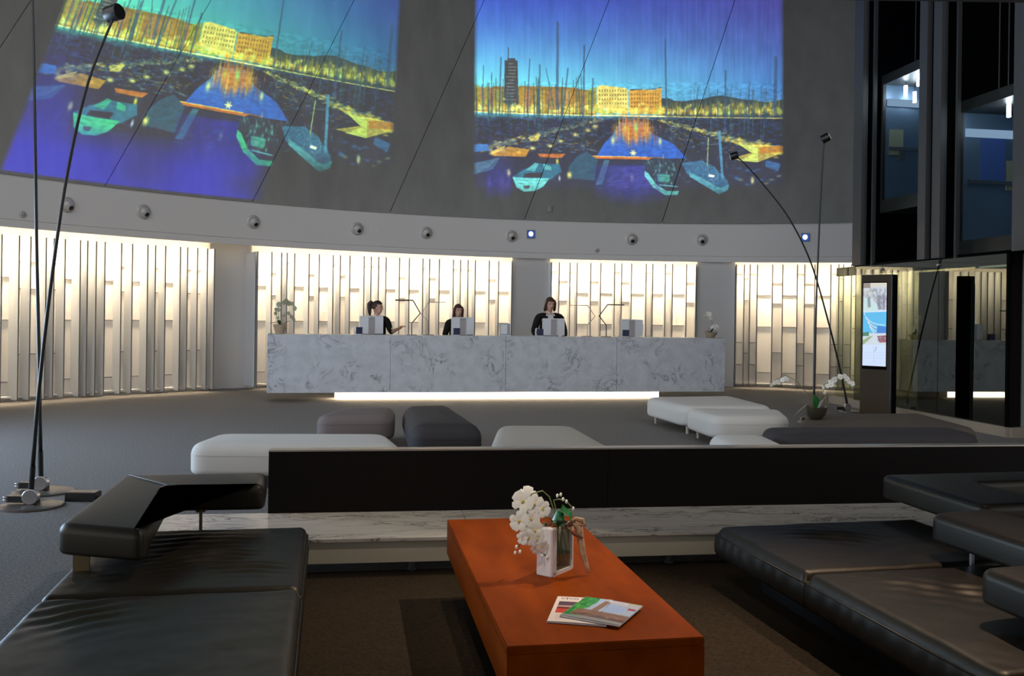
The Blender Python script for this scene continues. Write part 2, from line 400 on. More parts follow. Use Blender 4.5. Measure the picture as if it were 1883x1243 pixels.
B1 = [154.2, 153.5, 152.7, 151.4, 150.5, 149.3, 147.91, 146.63, 145.77, 144.6, 143.99, 143.14, 141.94, 141.37, 140.67, 139.97, 138.62, 137.71, 136.43, 135.77, 134.91, 133.63, 133.0, 132.12, 131.25, 130.62]
B2 = [126.68, 125.37, 124.46, 123.94, 123.23, 121.85, 120.88, 119.53, 118.83, 117.9, 116.51, 115.82, 115.08, 114.34, 113.0, 112.02, 110.65, 109.98, 109.0, 107.57, 106.84, 106.08, 105.34, 103.92, 102.95, 101.6]
B3 = [97.53, 96.75, 95.64, 94.91, 93.51, 92.49, 91.08, 90.36, 89.36, 87.88, 87.21, 85.95, 85.22, 83.82, 82.86]
B4 = [78.89, 78.12, 77.56, 76.85, 75.39, 74.41, 73.03, 72.33, 71.38, 69.89, 69.16, 68.73, 68.0, 66.6, 65.8, 64.9, 63.5, 62.5, 61.8, 60.4, 59.4, 58.6, 57.2]
BAYS = [B1, B2, B3, B4]

def arc_strip(mb, d0, d1, quad, step=1.0):
    """sweep a closed profile quad [(r, z(deg))...] along the wall's arc"""
    n = max(1, int(abs(d1-d0)/step)); rr = []
    for k in range(n+1):
        d = d0+(d1-d0)*k/n; rr.append([pol(d, r, z(d) if callable(z) else z) for r, z in quad])
    mb.rings(rr)
# back wall: bays and the plain pillars between them
mb = MB()
for b in BAYS: arc_strip(mb, b[0]+0.1, b[-1]-0.1, [(RB, 0), (RB+0.1, 0), (RB+0.1, lambda d: lipz(d)+0.32), (RB, lambda d: lipz(d)+0.32)])
wall = struct(mb.build('wall_back', 'bay_white'), 'curved white wall of tall slatted bays lit from above')
for (d0, d1, r) in ((130.55, 126.5, 12.95), (101.5, 97.6, 12.60), (82.75, 79.0, 12.60), (175, 154.2, 12.7)):
    mb = MB(); arc_strip(mb, d0, d1, [(r, 0), (r+0.25, 0), (r+0.25, lambda d: lipz(d)+0.32), (r, lambda d: lipz(d)+0.32)])
    mb.build('pillar', 'pillar_grey', wall)
# the fins: one object each, mesh data shared
FH = 2.655
mb = MB(); mb.box((0.14, 0, FH/2+0.035), (0.28, 0.021, FH)); slat0 = mb.build('slat', 'fin_white', wall)
slat0.data.materials.append(MATS['edge_shade'])  # shaded front edge put in as a darker colour
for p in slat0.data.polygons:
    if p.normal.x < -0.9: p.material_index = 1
first = True
for b in BAYS:
    for d in b:
        o = slat0 if first else slat0.copy()
        if not first: COL.objects.link(o)
        first = False; o.location = pol(d, RF, 0.0); o.rotation_euler = (0, 0, R(d))
mb = MB(); mb.box((0.27, 0, 1.36), (0.54, 0.03, 2.62)); o = mb.build('end_panel', 'fin_white', wall); o.location = pol(126.95, RF); o.rotation_euler = (0, 0, R(126.95))
mb = MB(); mb.box((0.27, 0, 1.36), (0.54, 0.06, 2.62)); o = mb.build('end_panel', 'fin_white', wall); o.location = pol(97.72, RF+0.05); o.rotation_euler = (0, 0, R(97.72))
# shelves between the fins, at heights that depend on the width of the gap
def levels(wd, i):
    if wd > 1.18: t = (.255, .52, .905)
    elif wd > .84: t = (.155, .325, .735)
    elif wd > .6: t = (.075, .655, .84)
    else: t = (.115, .30, .745)
    return t
shelf_meshes = {}
for b in BAYS:
    for i, (d, e) in enumerate(zip(b, b[1:])):
        wd = d-e; mid = (d+e)/2; L_ = round(2*(RB-0.08)*math.sin(R(wd)/2)-0.03, 2)
        if L_ < 0.05: continue
        if L_ not in shelf_meshes:
            mb = MB(); mb.box((0, 0, 0), (0.015, L_, 0.014)); o = mb.build('shelf', 'bay_white', wall)
            o.data.materials.append(MATS['edge_shade'])  # same darker colour for the shaded shelf edge
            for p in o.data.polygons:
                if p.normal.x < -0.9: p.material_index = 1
            shelf_meshes[L_] = o.data; fresh = o
        else: fresh = None
        for t in levels(wd, i):
            if fresh: o = fresh; fresh = None
            else: o = bpy.data.objects.new('shelf', shelf_meshes[L_]); COL.objects.link(o); o.parent = wall
            o.location = pol(mid, RB-0.0075, 2.69-t*2.62); o.rotation_euler = (0, 0, R(mid))
    # base rail under the bay
for b in BAYS:
    mb = MB(); arc_strip(mb, b[0], b[-1], [(RB-0.10, 0.055), (RB, 0.055), (RB, 0.085), (RB-0.10, 0.085)]); mb.build('base_rail', 'bay_white', wall)

WASH, WASH2 = 18, 8
# cornice: white band with a stepped lip, closed above the light cove
D0, D1 = 176, 50
mb = MB()
arc_strip(mb, D0, D1, [(RF, lipz), (RF+0.05, lipz), (RF+0.05, lambda d: lipz(d)+0.3), (RF+0.4, lambda d: lipz(d)+0.3), (RF+0.4, topz), (RF-0.02, topz), (RF-0.02, lambda d: lipz(d)+0.13), (RF, lambda d: lipz(d)+0.12)])
cornice = struct(mb.build('trim_1', 'white_paint'), 'white curved cornice band above the slatted wall')
for b in BAYS:
    mb = MB(); arc_strip(mb, b[0]-0.05, b[-1]+0.05, [(RF+0.075, lambda d: lipz(d)+0.09), (RF+0.135, lambda d: lipz(d)+0.09), (RF+0.135, lambda d: lipz(d)+0.11), (RF+0.075, lambda d: lipz(d)+0.11)])
    o = mb.build('light_strip', 'cove_light', cornice); o['label'] = 'warm light strip hidden in the cove'
    # the linear wall washers of the cove, aimed down the wall of fins
    n = max(2, round((b[0]-b[-1])/4.5))
    for k in range(n):
        d = b[0]+(b[-1]-b[0])*(k+0.5)/n; ln = (b[0]-b[-1])/n*math.pi/180*RF
        l = area('cove_washer', pol(d, RF+0.115, lipz(d)+0.085), pol(d, RB+0.02, 0.4), ln*0.98, 0.12, WASH*ln, (1.0, 0.79, 0.52)); l.data.spread = R(36)
        l = area('cove_washer', pol(d, RF+0.115, lipz(d)+0.085), pol(d, RB+0.02, 1.2), ln*0.98, 0.13, WASH2*ln, (1.0, 0.79, 0.52)); l.data.spread = R(60)

# leaning concrete wall: an oblique cylinder whose joints follow its slant, one panel per joint
LA, LB, RU = 0.361, 0.371, 12.45
def lean(d, z, r=RU): return Vector((CX+LA*(z-3.63)+r*math.cos(R(d)), CY+LB*(z-3.63)+r*math.sin(R(d)), z))
mb = MB(); rr = []
for k in range(60):
    d = 182-k*2.35; rr.append([lean(d, 3.58, RU+0.08), lean(d, 3.58, RU+0.3), lean(d, 13, RU+0.3), lean(d, 13, RU+0.08)])
mb.rings(rr); upper = struct(mb.build('wall_upper', 'black_panel'), 'leaning concrete wall above the cornice')
JT = [180.5, 167.0, 153.5, 140.23, 127.37, 114.11, 100.41, 86.35, 56.0]
for a, b in zip(JT, JT[1:]):
    mb = MB(); n = 8; g = 0.035
    rr = []
    for k in range(n+1):
        d = a-g+(b-a+2*g)*k/n
        rr.append([lean(d, topz(min(176, d))-0.03, RU), lean(d, topz(min(176, d))-0.03, RU+0.1), lean(d, 13, RU+0.1), lean(d, 13, RU)])
    mb.rings(rr); mb.build('panel', 'concrete', upper)
# small box fixed near the bottom of the concrete wall
sm = MB(); sm.box((0, 0, 0), (0.10, 0.05, 0.12)); sm.box((0.03, -0.03, 0), (0.02, 0.03, 0.10))
o = sm.build('junction_box', 'grey_plastic'); p = lean(98.3, 3.85, RU-0.02); o.location = p; o.rotation_euler = (0, 0, R(98.3-90))
tag(o, 'tiny grey box fixed low on the concrete wall under the right projection', 'junction box')

# ------------------------------------------------------------------ fixtures on the cornice
SPOTS = [(143.11, 3.26), (136.9, 3.27), (127.2, 3.25), (117.3, 3.25), (110.42, 3.24), (101.73, 3.24), (89.43, 3.23), (82.38, 3.23)]
SLAB = ['round grey eyeball spotlight on the cornice beside the leaning pole of the left lamp', 'second eyeball spotlight from the left, above the left slatted bay',
        'third eyeball spotlight from the left, above the grey recess beside the desk', 'eyeball spotlight just left of the flat round cover on the cornice',
        'eyeball spotlight just right of the flat round cover on the cornice', 'eyeball spotlight just left of the square blue light above the man',
        'eyeball spotlight above the right half of the desk, seventh from the left', 'rightmost eyeball spotlight on the cornice, above the desk end']
def eyeball():
    t = thing('spotlight', '', 'spotlight', group='eyeball spotlights along the cornice')
    a = MB(); a.lathe([(0.135, -0.01), (0.135, 0.012), (0.12, 0.02), (0.105, 0.022)], 28, axis=(0, -1, 0)); lk(a.build('rim', 'spot_metal', smooth=True, angle=40), t)
    a = MB(); a.lathe([(0.105, 0.0), (0.103, 0.03), (0.095, 0.06), (0.08, 0.085), (0.06, 0.10), (0.045, 0.106)], 24, axis=(0, -1, 0)); lk(a.build('housing', 'spot_metal', smooth=True, angle=50), t)
    a = MB(); a.lathe([(0.055, 0), (0.052, 0.04), (0.044, 0.045), (0.038, 0.02)], 20, c=(0.01, -0.078, -0.035), axis=(0.12, -0.85, -0.5)); n_ = lk(a.build('nozzle', 'spot_metal', smooth=True, angle=40), t)
    a = MB(); a.lathe([(0.040, 0.034), (0.040, 0.043)], 20, c=(0.01, -0.0785, -0.0355), axis=(0.12, -0.85, -0.5)); a.build('lens', 'dark_hole', n_)
    return t
e0 = eyeball()
for i, (d, z) in enumerate(SPOTS):
    o = e0 if i == 0 else copy_tree(e0)
    o.location = pol(d, RF-0.02, z); o.rotation_euler = (0, 0, R(d-90)); o['label'] = SLAB[i]
for (d, z), lab in zip([(99.73, 3.29), (72.33, 3.27)], ['square blue light with bright white centre on the cornice above the man', 'square blue light on the cornice behind the crossed right floor lamps']):
    t = thing('blue_light', lab, 'light', pol(d, RF-0.02, z), R(d-90), 'square blue cornice lights')
    a = MB(); a.box((0, -0.01, 0), (0.18, 0.03, 0.18)); lk(a.build('frame', 'kiosk_edge'), t)
    a = MB(); a.box((0, -0.027, 0), (0.155, 0.006, 0.155)); lk(a.build('diffuser', 'led_blue'), t)
    a = MB(); a.ball((-0.005, -0.03, 0.005), (0.05, 0.012, 0.05)); lk(a.build('bulb', 'led_white', smooth=True), t)
for (d, z), lab, r_ in zip([(146.49, 3.03), (92.96, 2.97)], ['small round detector on the cornice at the far left edge', 'small round detector low on the cornice above the desk lamps'], (0.05, 0.05)):
    t = thing('detector', lab, 'detector', pol(d, RF-0.02, z), R(d-90), 'small cornice detectors')
    a = MB(); a.lathe([(r_*1.2, -0.005), (r_*1.2, 0.015), (r_*0.7, 0.02)], 20, axis=(0, -1, 0)); lk(a.build('plate', 'spot_metal'), t)
    a = MB(); a.lathe([(r_*0.6, 0.015), (r_*0.55, 0.05), (r_*0.2, 0.06)], 16, axis=(0, -1, 0)); lk(a.build('sensor', 'grey_plastic', smooth=True, angle=50), t)
a = MB(); a.lathe([(0.12, -0.01), (0.12, 0.008), (0.10, 0.012)], 32, axis=(0, -1, 0))
o = a.build('cover_plate', 'white_paint'); o.location = pol(115.48, RF-0.02, 3.26); o.rotation_euler = (0, 0, R(115.48-90))
tag(o, 'flat round white cover on the cornice between two eyeball spotlights', 'cover plate')

# ------------------------------------------------------------------ projected harbour pictures, thrown by two projectors at the mezzanine edge
def harbour(kind):
    """painting of a marina at dusk, in picture units x 850..1460, y -80..470"""
    c = Canvas(850, -80, 1460, 470, 2.0, 5); X, Y = c.X, c.Y
    S = lambda a: np.asarray(a, float)
    t = np.clip((Y+25)/185, 0, 1)[..., None]; u = np.clip((X-870)/570, 0, 1)[..., None]
    if kind == 'right':
        u = u**1.6; top = S((46, 70, 184))*(1-u)+S((70, 62, 156))*u; low = S((104, 212, 228))*(1-u)+S((66, 124, 196))*u
    else:
        top = S((56, 150, 190))*(1-u)+S((48, 58, 165))*u; low = S((92, 212, 178))*(1-u)+S((44, 100, 165))*u
    sky = top*(1-t**1.35)+low*t**1.35
    c.a = sky/255.; rg = c.rng
    # water and night boats below the quay
    wat = np.clip((Y-206)/14, 0, 1); nn = c.rnd(5, 2.5); n2 = c.rnd(26, 3)
    dark = S((26, 34, 56)); c.put(wat, dark)
    c.a += (wat*np.clip(Y < 275, 0, 1)*(nn-0.45)*0.22)[..., None]*S((0.7, 0.8, 1.0))
    # far hill and skyline
    hill = [(1217, 178)]+[(1217+i*12, 176+5*math.sin(i*.5)+rg.rand()*3+i*0.35) for i in range(20)]+[(1460, 188), (1460, 216), (1217, 214)]
    c.poly(hill, (50, 62, 66))
    c.poly([(850, 164), (905, 163), (905, 160), (955, 160), (955, 158), (1040, 159), (1096, 166), (1096, 212), (850, 206)], (128, 104, 48))
    for i in range(26):
        x = 852+i*9.5; c.poly([(x, 158+rg.rand()*10), (x+9, 158+rg.rand()*10), (x+9, 208), (x, 208)], (120+rg.rand()*60, 100+rg.rand()*60, 44+rg.rand()*30), 0.7)
    c.poly([(928, 112), (952, 112), (955, 210), (926, 210)], (58, 62, 66)); c.poly([(933, 108), (948, 108), (948, 113), (933, 113)], (60, 66, 74))
    c.line((935, 112), (935, 88), 2, (60, 80, 100))
    for k in range(12): c.line((930+rg.rand()*6, 118+k*6), (944+rg.rand()*6, 118+k*6), 1.2, (170, 175, 160), 0.5)
    c.poly([(1099, 158), (1108, 155), (1150, 160), (1156, 163), (1156, 207), (1099, 206)], (218, 206, 112))
    c.poly([(1158, 165), (1160, 162), (1205, 164), (1217, 158), (1217, 208), (1158, 207)], (196, 150, 60)); c.poly([(1160, 162), (1205, 163), (1217, 157), (1217, 160), (1160, 165)], (70, 70, 70))
    for j in range(4):
        for i in range(11):
            c.poly([(1103+i*4.8, 163+j*8), (1105+i*4.8, 163+j*8), (1105+i*4.8, 167+j*8), (1103+i*4.8, 167+j*8)], (110, 96, 40), 0.8)
            c.poly([(1162+i*4.8, 170+j*7.5), (1164+i*4.8, 170+j*7.5), (1164+i*4.8, 174+j*7.5), (1162+i*4.8, 174+j*7.5)], (112, 72, 24), 0.8)
    # street lights, trees and glow along the quay
    for i in range(520):
        x = 852+rg.rand()*600; y = 207-abs(rg.randn())*7+(x-1150)*0.012; q = rg.rand()
        col = (230, 226, 110) if q < .45 else (150, 170, 60) if q < .7 else (214, 160, 50) if q < .9 else (190, 235, 170)
        c.blob((x, y), 1.2+rg.rand()*2.4, 1.2+rg.rand()*3.4, col, 0.75)
    for i in range(140):
        x = 1225+rg.rand()*225; c.blob((x, 190+rg.rand()*14), 0.9, 4+rg.rand()*6, (160, 150, 50), 0.5)
    c.line((850, 207), (1120, 211), 2.0, (226, 230, 150)); c.line((1100, 210), (1225, 212.5), 2.2, (236, 240, 170)); c.line((1225, 212.5), (1460, 220), 1.6, (206, 196, 110))
    # boats on the two receding jetties, bright strings of lamps
    for i in range(330):
        s = rg.rand()**1.6; x = 1105-s*225+rg.randn()*5; y = 218+s*58+rg.randn()*3.2*(0.3+s); q = rg.rand()
        c.blob((x, y), 1+3.4*s, .7+1.1*s, (60, 84, 96) if q < .6 else (205, 172, 70) if q < .92 else (226, 232, 160), 0.55)
    for i in range(420):
        s = rg.rand()**1.3; x = 1215+s*225+rg.randn()*4; y = 220+s*62+rg.randn()*3.4*(0.3+s); q = rg.rand()
        c.blob((x, y), 1+4*s, .7+1.3*s, (66, 92, 92) if q < .34 else (220, 200, 76) if q < .85 else (232, 236, 150), 0.6)
    for p in [(905, 283), (952, 279), (980, 272), (1013, 267), (1032, 258), (1060, 246), (1082, 238), (1095, 231)]: c.blob(p, 5, 3.2, (236, 226, 120), 0.85)
    c.poly([(902, 284), (935, 270), (975, 274), (968, 288), (908, 288)], (196, 140, 42), 0.8); c.poly([(972, 252), (996, 246), (990, 258), (976, 260)], (206, 196, 92), 0.8)
    c.poly([(903, 280), (930, 268), (926, 276), (906, 284)], (226, 196, 84), 0.8); c.poly([(990, 282), (1042, 281), (1034, 289), (994, 288)], (190, 106, 44), 0.8)
    c.poly([(1330, 256), (1360, 262), (1395, 266), (1440, 272), (1440, 284), (1392, 300), (1340, 292), (1390, 280)], (206, 186, 76), 0.75)
    c.poly([(1352, 262), (1392, 270), (1394, 300), (1358, 296), (1384, 284)], (196, 214, 104), 0.9); c.poly([(1396, 272), (1440, 270), (1440, 282), (1396, 284)], (176, 110, 40), 0.8)
    # clutter of moored boats between the jetties and the quay
    for i in range(900):
        side = rg.rand() < .5; s = rg.rand()**1.2
        x = (1100-rg.rand()*(20+230*s)) if side else (1222+rg.rand()*(10+230*s)); y = 214+s*64+rg.randn()*2
        g = 62+rg.rand()*62; col = (g*.82, g*1.0, g*1.08) if rg.rand() < .8 else (g*1.5, g*1.3, g*.6)
        ln = 2+10*s*rg.rand(); c.line((x-ln/2, y), (x+ln/2, y+rg.randn()*.8), .8+1.0*s, col, 0.55)
    # golden reflection and blue water between the jetties
    c.poly([(1095, 290), (1112, 262), (1128, 244), (1140, 224), (1180, 222), (1200, 244), (1240, 264), (1262, 290)], (46, 92, 190), 0.9)
    for i in range(170):
        x = 1168+rg.randn()*17; c.blob((x, 238+rg.randn()*7), 1.2, 9+rg.rand()*7, (186, 110, 52) if rg.rand() < .8 else (206, 196, 70), 0.55)
    c.blob((1128, 256), 3.5, 7, (226, 232, 140), 0.9); c.blob((1214, 258), 3, 7, (216, 222, 150), 0.9); c.blob((1170, 232), 2.6, 8, (120, 214, 130), 0.9)
    c.blob((1150, 234), 3, 7, (206, 200, 70), 0.8)
    # pier with its lamp
    c.line((1090, 287), (1220, 290), 4.5, (176, 96, 44)); c.line((1090, 285), (1190, 287), 1.4, (220, 180, 90)); c.line((1100, 294), (1230, 298), 5, (30, 40, 62))
    c.poly([(1112, 292), (1122, 292), (1108, 338), (1096, 338)], (58, 96, 120), 0.9); c.poly([(1062, 286), (1080, 276), (1100, 292), (1094, 330), (1050, 326), (1046, 306)], (34, 74, 96), 0.9)
    for a_ in range(6):
        an = a_*math.pi/3; c.line((1165-6*math.cos(an), 279-6*math.sin(an)), (1165+6*math.cos(an), 279+6*math.sin(an)), 1.2, (226, 230, 140))
    c.blob((1165, 279), 3.2, 3.2, (240, 240, 170)); c.blob((1163, 325), 2.8, 6.5, (214, 216, 120), 0.95)
    c.blob((936, 318), 3, 6, (216, 206, 120)); c.blob((1048, 320), 4, 6, (220, 210, 120)); c.blob((1030, 326), 2, 5, (180, 180, 220)); c.blob((1383, 333), 3, 6, (220, 216, 150)); c.blob((1026, 296), 2.5, 6, (190, 180, 70))
    # blue violet water in front, fading to black
    lowm = np.clip((Y-296)/10, 0, 1)*np.clip(1-np.abs(X-1165)/75, 0, 1)**0.5; c.put(lowm*(Y > 300), (62, 60, 160) if kind == 'right' else (42, 46, 158), 0.75)
    c.blob((915, 335), 24, 40, (62, 52, 140), 0.6)
    # boats in front
    B = (96, 190, 190) if kind == 'right' else (60, 176, 130); Bd = (40, 92, 118)
    c.poly([(942, 326), (962, 312), (990, 300), (1030, 300), (1034, 314), (1012, 330), (980, 330)], Bd); c.poly([(966, 318), (1000, 316), (996, 326), (962, 326)], (50, 44, 52))
    c.poly([(943, 325), (968, 327), (1012, 326), (1000, 342), (985, 350), (965, 352), (950, 344)], B); c.poly([(963, 341), (975, 341), (974, 346), (964, 346)], (70, 60, 64))
    for a_ in range(3): c.line((948+a_*4, 331+a_*6), (1008-a_*6, 331+a_*6), 0.7, (60, 130, 132))
    c.poly([(968, 312), (985, 298), (992, 300), (984, 314)], B, 0.7); c.poly([(1000, 300), (1014, 304), (1016, 312), (1002, 311)], B, 0.7)
    hull = [(1186, 296), (1200, 288), (1232, 290), (1246, 310), (1250, 346), (1246, 356), (1226, 358), (1200, 340), (1186, 318)]
    c.poly(hull, (28, 48, 62)); c.poly([(1186, 312), (1192, 316), (1206, 336), (1226, 350), (1248, 350), (1246, 357), (1224, 358), (1200, 342), (1186, 322)], B)
    for i in range(26): c.blob((1204+rg.rand()*36, 298+rg.rand()*42), 1.5, 3, (110, 170, 160) if rg.rand() < .4 else (50, 80, 90), 0.7)
    c.poly([(1208, 318), (1232, 320), (1230, 334), (1210, 332)], (64, 150, 140), 0.8); c.line((1212, 338), (1246, 342), 2, (90, 150, 170))
    c.poly([(1254, 298), (1290, 294), (1310, 304), (1336, 330), (1340, 344), (1324, 356), (1290, 336), (1262, 318)], (50, 92, 130)); c.poly([(1266, 312), (1324, 346), (1340, 340), (1338, 350), (1322, 358), (1268, 324)], (74, 146, 166))
    c.poly([(1303, 320), (1314, 322), (1312, 326), (1302, 324)], (226, 230, 226)); c.line((1328, 330), (1322, 240), 5, (70, 130, 170), 0.9); c.line((1300, 306), (1302, 252), 1.6, (150, 170, 120))
    for i in range(5): c.line((1262+i*3, 312+i), (1320+i*3, 344-i*2), 0.8, (36, 64, 100), 0.7)
    c.poly([(868, 268), (896, 266), (900, 278), (868, 282)], (56, 108, 176), 0.9); c.poly([(866, 302), (920, 290), (906, 312), (868, 324)], (60, 92, 124), 0.8)
    for i in range(5): c.line((868, 306+i*4), (914-i*4, 294+i*3.4), 0.8, (100, 130, 160), 0.7)
    for i in range(12): c.blob((1350+rg.rand()*85, 305+rg.rand()*40), 5, 2.5, (70, 120, 170) if rg.rand() < .6 else (170, 150, 90), 0.5)
    c.poly([(1408, 296), (1436, 304), (1430, 318), (1406, 308)], (64, 110, 170), 0.7)
    # gleams and ripples on the near water and the hulls
    for i in range(420):
        x = 868+rg.rand()*574; y = 285+rg.rand()*75; g = 55+rg.rand()*70; c.line((x, y), (x+3+rg.rand()*9, y+rg.randn()*1.5), .7+rg.rand(), (g*.7, g*.95, g*1.15), 0.35)
    for i in range(60):
        x = 1188+rg.rand()*150; y = 292+rg.rand()*50; c.line((x, y), (x+rg.randn()*6, y-4-rg.rand()*10), .8, (120, 160, 170), 0.5)
    for x in (900, 924, 936, 1128, 1150, 1190, 1210): c.blob((x, 345), 5, 26, (74, 60, 150), 0.4)
    # masts and rigging
    for i in range(60):
        x = 868+rg.rand()*225; h_ = rg.rand(); c.line((x, 208+rg.rand()*50), (x+rg.randn()*2, 190-h_*60), 0.8+rg.rand()*1.0, (48, 74, 88), 0.75)
    for i in range(62):
        x = 1222+rg.rand()*222; c.line((x, 215+rg.rand()*50), (x+rg.randn()*1.5, 196-rg.rand()*40), 0.8+rg.rand()*0.9, (60, 84, 92), 0.6)
    for x0, y0, x1, y1, wd in [(886, 200, 888, 122, 2), (918, 208, 921, 106, 3), (970, 208, 975, 108, 2.4), (992, 205, 994, 118, 3), (1036, 210, 1046, 124, 3), (1074, 225, 1076, 82, 3.4), (1026, 200, 1027, 40, 5), (1089, 212, 1092, 142, 3), (1005, 125, 1020, 200, 1.6), (1226, 212, 1224, 70, 3), (1332, 250, 1334, 128, 3.6), (1374, 250, 1378, 150, 1.8), (1424, 212, 1426, 104, 6), (1358, 250, 1360, 170, 1.4), (1402, 262, 1406, 200, 2), (1282, 205, 1283, 160, 1.4)]:
        c.line((x0, y0), (x1, y1), wd, (52, 78, 112), 0.7)
    c.a *= (0.86+0.28*nn)[..., None]**np.clip((Y > 150), 0, 1)[..., None]
    if kind == 'right':
        c.a *= (np.clip((398-Y)/62, 0, 1))[..., None]*(0.96+0.08*c.rnd(2.5, 60))[..., None]
        c.a = np.where((Y < 150)[..., None] & (X > 1190)[..., None], c.a*(0.94+0.14*c.rnd(2.2, 50))[..., None], c.a)
    else:
        blue = np.clip((Y-335)/40, 0, 1)*np.clip((1262-X)/50, 0, 1); c.put(blue, (40, 40, 168), 0.9)
        c.blob((880, 330), 70, 90, (46, 44, 150), 0.55); c.blob((1060, 380), 40, 24, (40, 38, 96), 0.6); c.blob((1215, 385), 36, 18, (44, 44, 90), 0.6)
        c.a *= (1-0.9*np.clip((Y-330)/50, 0, 1)*np.clip((X-1215)/60, 0, 1))[..., None]
    return c

def projector(name, loc, aim, H, can, bounds, power, soft, gains):
    """a spot lamp whose colour is the picture, keystone-corrected by the homography H from its lens plane"""
    f = (Vector(aim)-Vector(loc)).normalized(); rt = f.cross(Vector((0, 0, 1))).normalized(); up = rt.cross(f)
    U0, U1, V0, V1 = -0.36, 0.36, -0.27, 0.27; wd, ht = 1260, 945
    u = U0+(U1-U0)*(np.arange(wd)+0.5)/wd; v = V1-(V1-V0)*(np.arange(ht)+0.5)/ht; u, v = np.meshgrid(u, v)
    q = H[2, 0]*u+H[2, 1]*v+H[2, 2]; px = (H[0, 0]*u+H[0, 1]*v+H[0, 2])/q*300+1150; py = (H[1, 0]*u+H[1, 1]*v+H[1, 2])/q*200+200
    i = np.clip((px-can.x0)*can.k, 0, can.w-1.01); j = np.clip((py-can.y0)*can.k, 0, can.h-1.01)
    i0, j0 = i.astype(int), j.astype(int); fi, fj = (i-i0)[..., None], (j-j0)[..., None]; A = can.a
    img = (A[j0, i0]*(1-fi)+A[j0, i0+1]*fi)*(1-fj)+(A[j0+1, i0]*(1-fi)+A[j0+1, i0+1]*fi)*fj
    xa, ya, xb, yb = bounds; s = soft
    # masked along the top of the cornice: each lens ray is followed to the slanted wall
    D = f.to_tuple(); rx, ry, rz = (f[k]+u*rt[k]+v*up[k] for k in range(3))
    ax, ay = rx-LA*rz, ry-LB*rz; bx = loc[0]-CX-LA*(loc[2]-3.63); by = loc[1]-CY-LB*(loc[2]-3.63)
    qa, qb, qc = ax*ax+ay*ay, ax*bx+ay*by, bx*bx+by*by-RU**2
    tt = (-qb+np.sqrt(np.maximum(0, qb*qb-qa*qc)))/qa; hx, hz = loc[0]+rx*tt, loc[2]+rz*tt
    keep = np.clip((hz-(3.64-0.005*hx))/0.04, 0, 1)
    e = keep*np.clip((px-xa)/s, 0, 1)*np.clip((xb-px)/s, 0, 1)*np.clip((py-ya)/s, 0, 1)*np.clip((yb-py)/s, 0, 1)*(q > 0)
    lin = np.clip(np.clip(img, 0, 1)**2.2*np.asarray(gains)-0.022, 0, 1)*e[..., None]
    im = image(name+'_slide', np.clip(lin, 0, 1)**(1/2.2))
    l = bpy.data.lights.new(name, 'SPOT'); l.energy = power; l.spot_size = R(62); l.spot_blend = 0.0; l.shadow_soft_size = 0.01
    l.use_nodes = True; N, L = l.node_tree.nodes, l.node_tree.links; em = N['Emission']
    tc = N.new('ShaderNodeTexCoord'); sp = N.new('ShaderNodeSeparateXYZ'); L.new(tc.outputs['Normal'], sp.inputs[0])
    def math_(op, a, b):
        m = N.new('ShaderNodeMath'); m.operation = op
        for k, x in enumerate((a, b)):
            if isinstance(x, (int, float)): m.inputs[k].default_value = x
            else: L.new(x, m.inputs[k])
        return m.outputs[0]
    nz = math_('ABSOLUTE', sp.outputs[2], 0)
    uu = math_('DIVIDE', sp.outputs[0], nz); vv = math_('DIVIDE', sp.outputs[1], nz)
    uu = math_('DIVIDE', math_('SUBTRACT', uu, U0), U1-U0); vv = math_('DIVIDE', math_('SUBTRACT', vv, V0), V1-V0)
    cb = N.new('ShaderNodeCombineXYZ'); L.new(uu, cb.inputs[0]); L.new(vv, cb.inputs[1])
    ti = N.new('ShaderNodeTexImage'); ti.image = im; ti.extension = 'CLIP'; L.new(cb.outputs[0], ti.inputs[0]); L.new(ti.outputs[0], em.inputs[0])
    o = bpy.data.objects.new(name, l); COL.objects.link(o)
    o.matrix_world = Matrix(((rt.x, up.x, -f.x, loc[0]), (rt.y, up.y, -f.y, loc[1]), (rt.z, up.z, -f.z, loc[2]), (0, 0, 0, 1)))
HR = np.array([[4.224009, 0.035601, 0.020192], [0.040061, -6.187111, -0.158677], [-0.108434, -0.254882, 1.0]])
HL = np.array([[3.643024, -0.668223, -0.030406], [-0.129241, -5.284899, 0.234081], [-0.081696, -0.685674, 1.0]])
projector('right_projector', (1.0, 5.7, 4.2), (2.635979, 21.563698, 6.737228), HR, harbour('right'), (869, -70, 1441, 430), 53000, 8, (1, 1, 1))
projector('left_projector', (-1.0, 5.7, 4.2), (-5.633056, 17.494118, 5.85559), HL, harbour('left'), (872, -70, 1441, 470), 40000, 8, (0.72, 0.90, 0.74))

# ------------------------------------------------------------------ lift shaft and glass enclosure on the right
G0 = Vector((6.594, 12.296)); GD = (Vector((5.876, 16.712))-G0).normalized(); GN = Vector((GD.y, -GD.x)); GA = math.atan2(GD.y, GD.x)
def gp(s, off, z=0.0): q = G0+GD*s+GN*off; return (q.x, q.y, z)
def gbox(mb, s0, s1, o0, o1, z0, z1):
    c = gp((s0+s1)/2, (o0+o1)/2, (z0+z1)/2); mb.box(c, (s1-s0, o1-o0, z1-z0), GA)
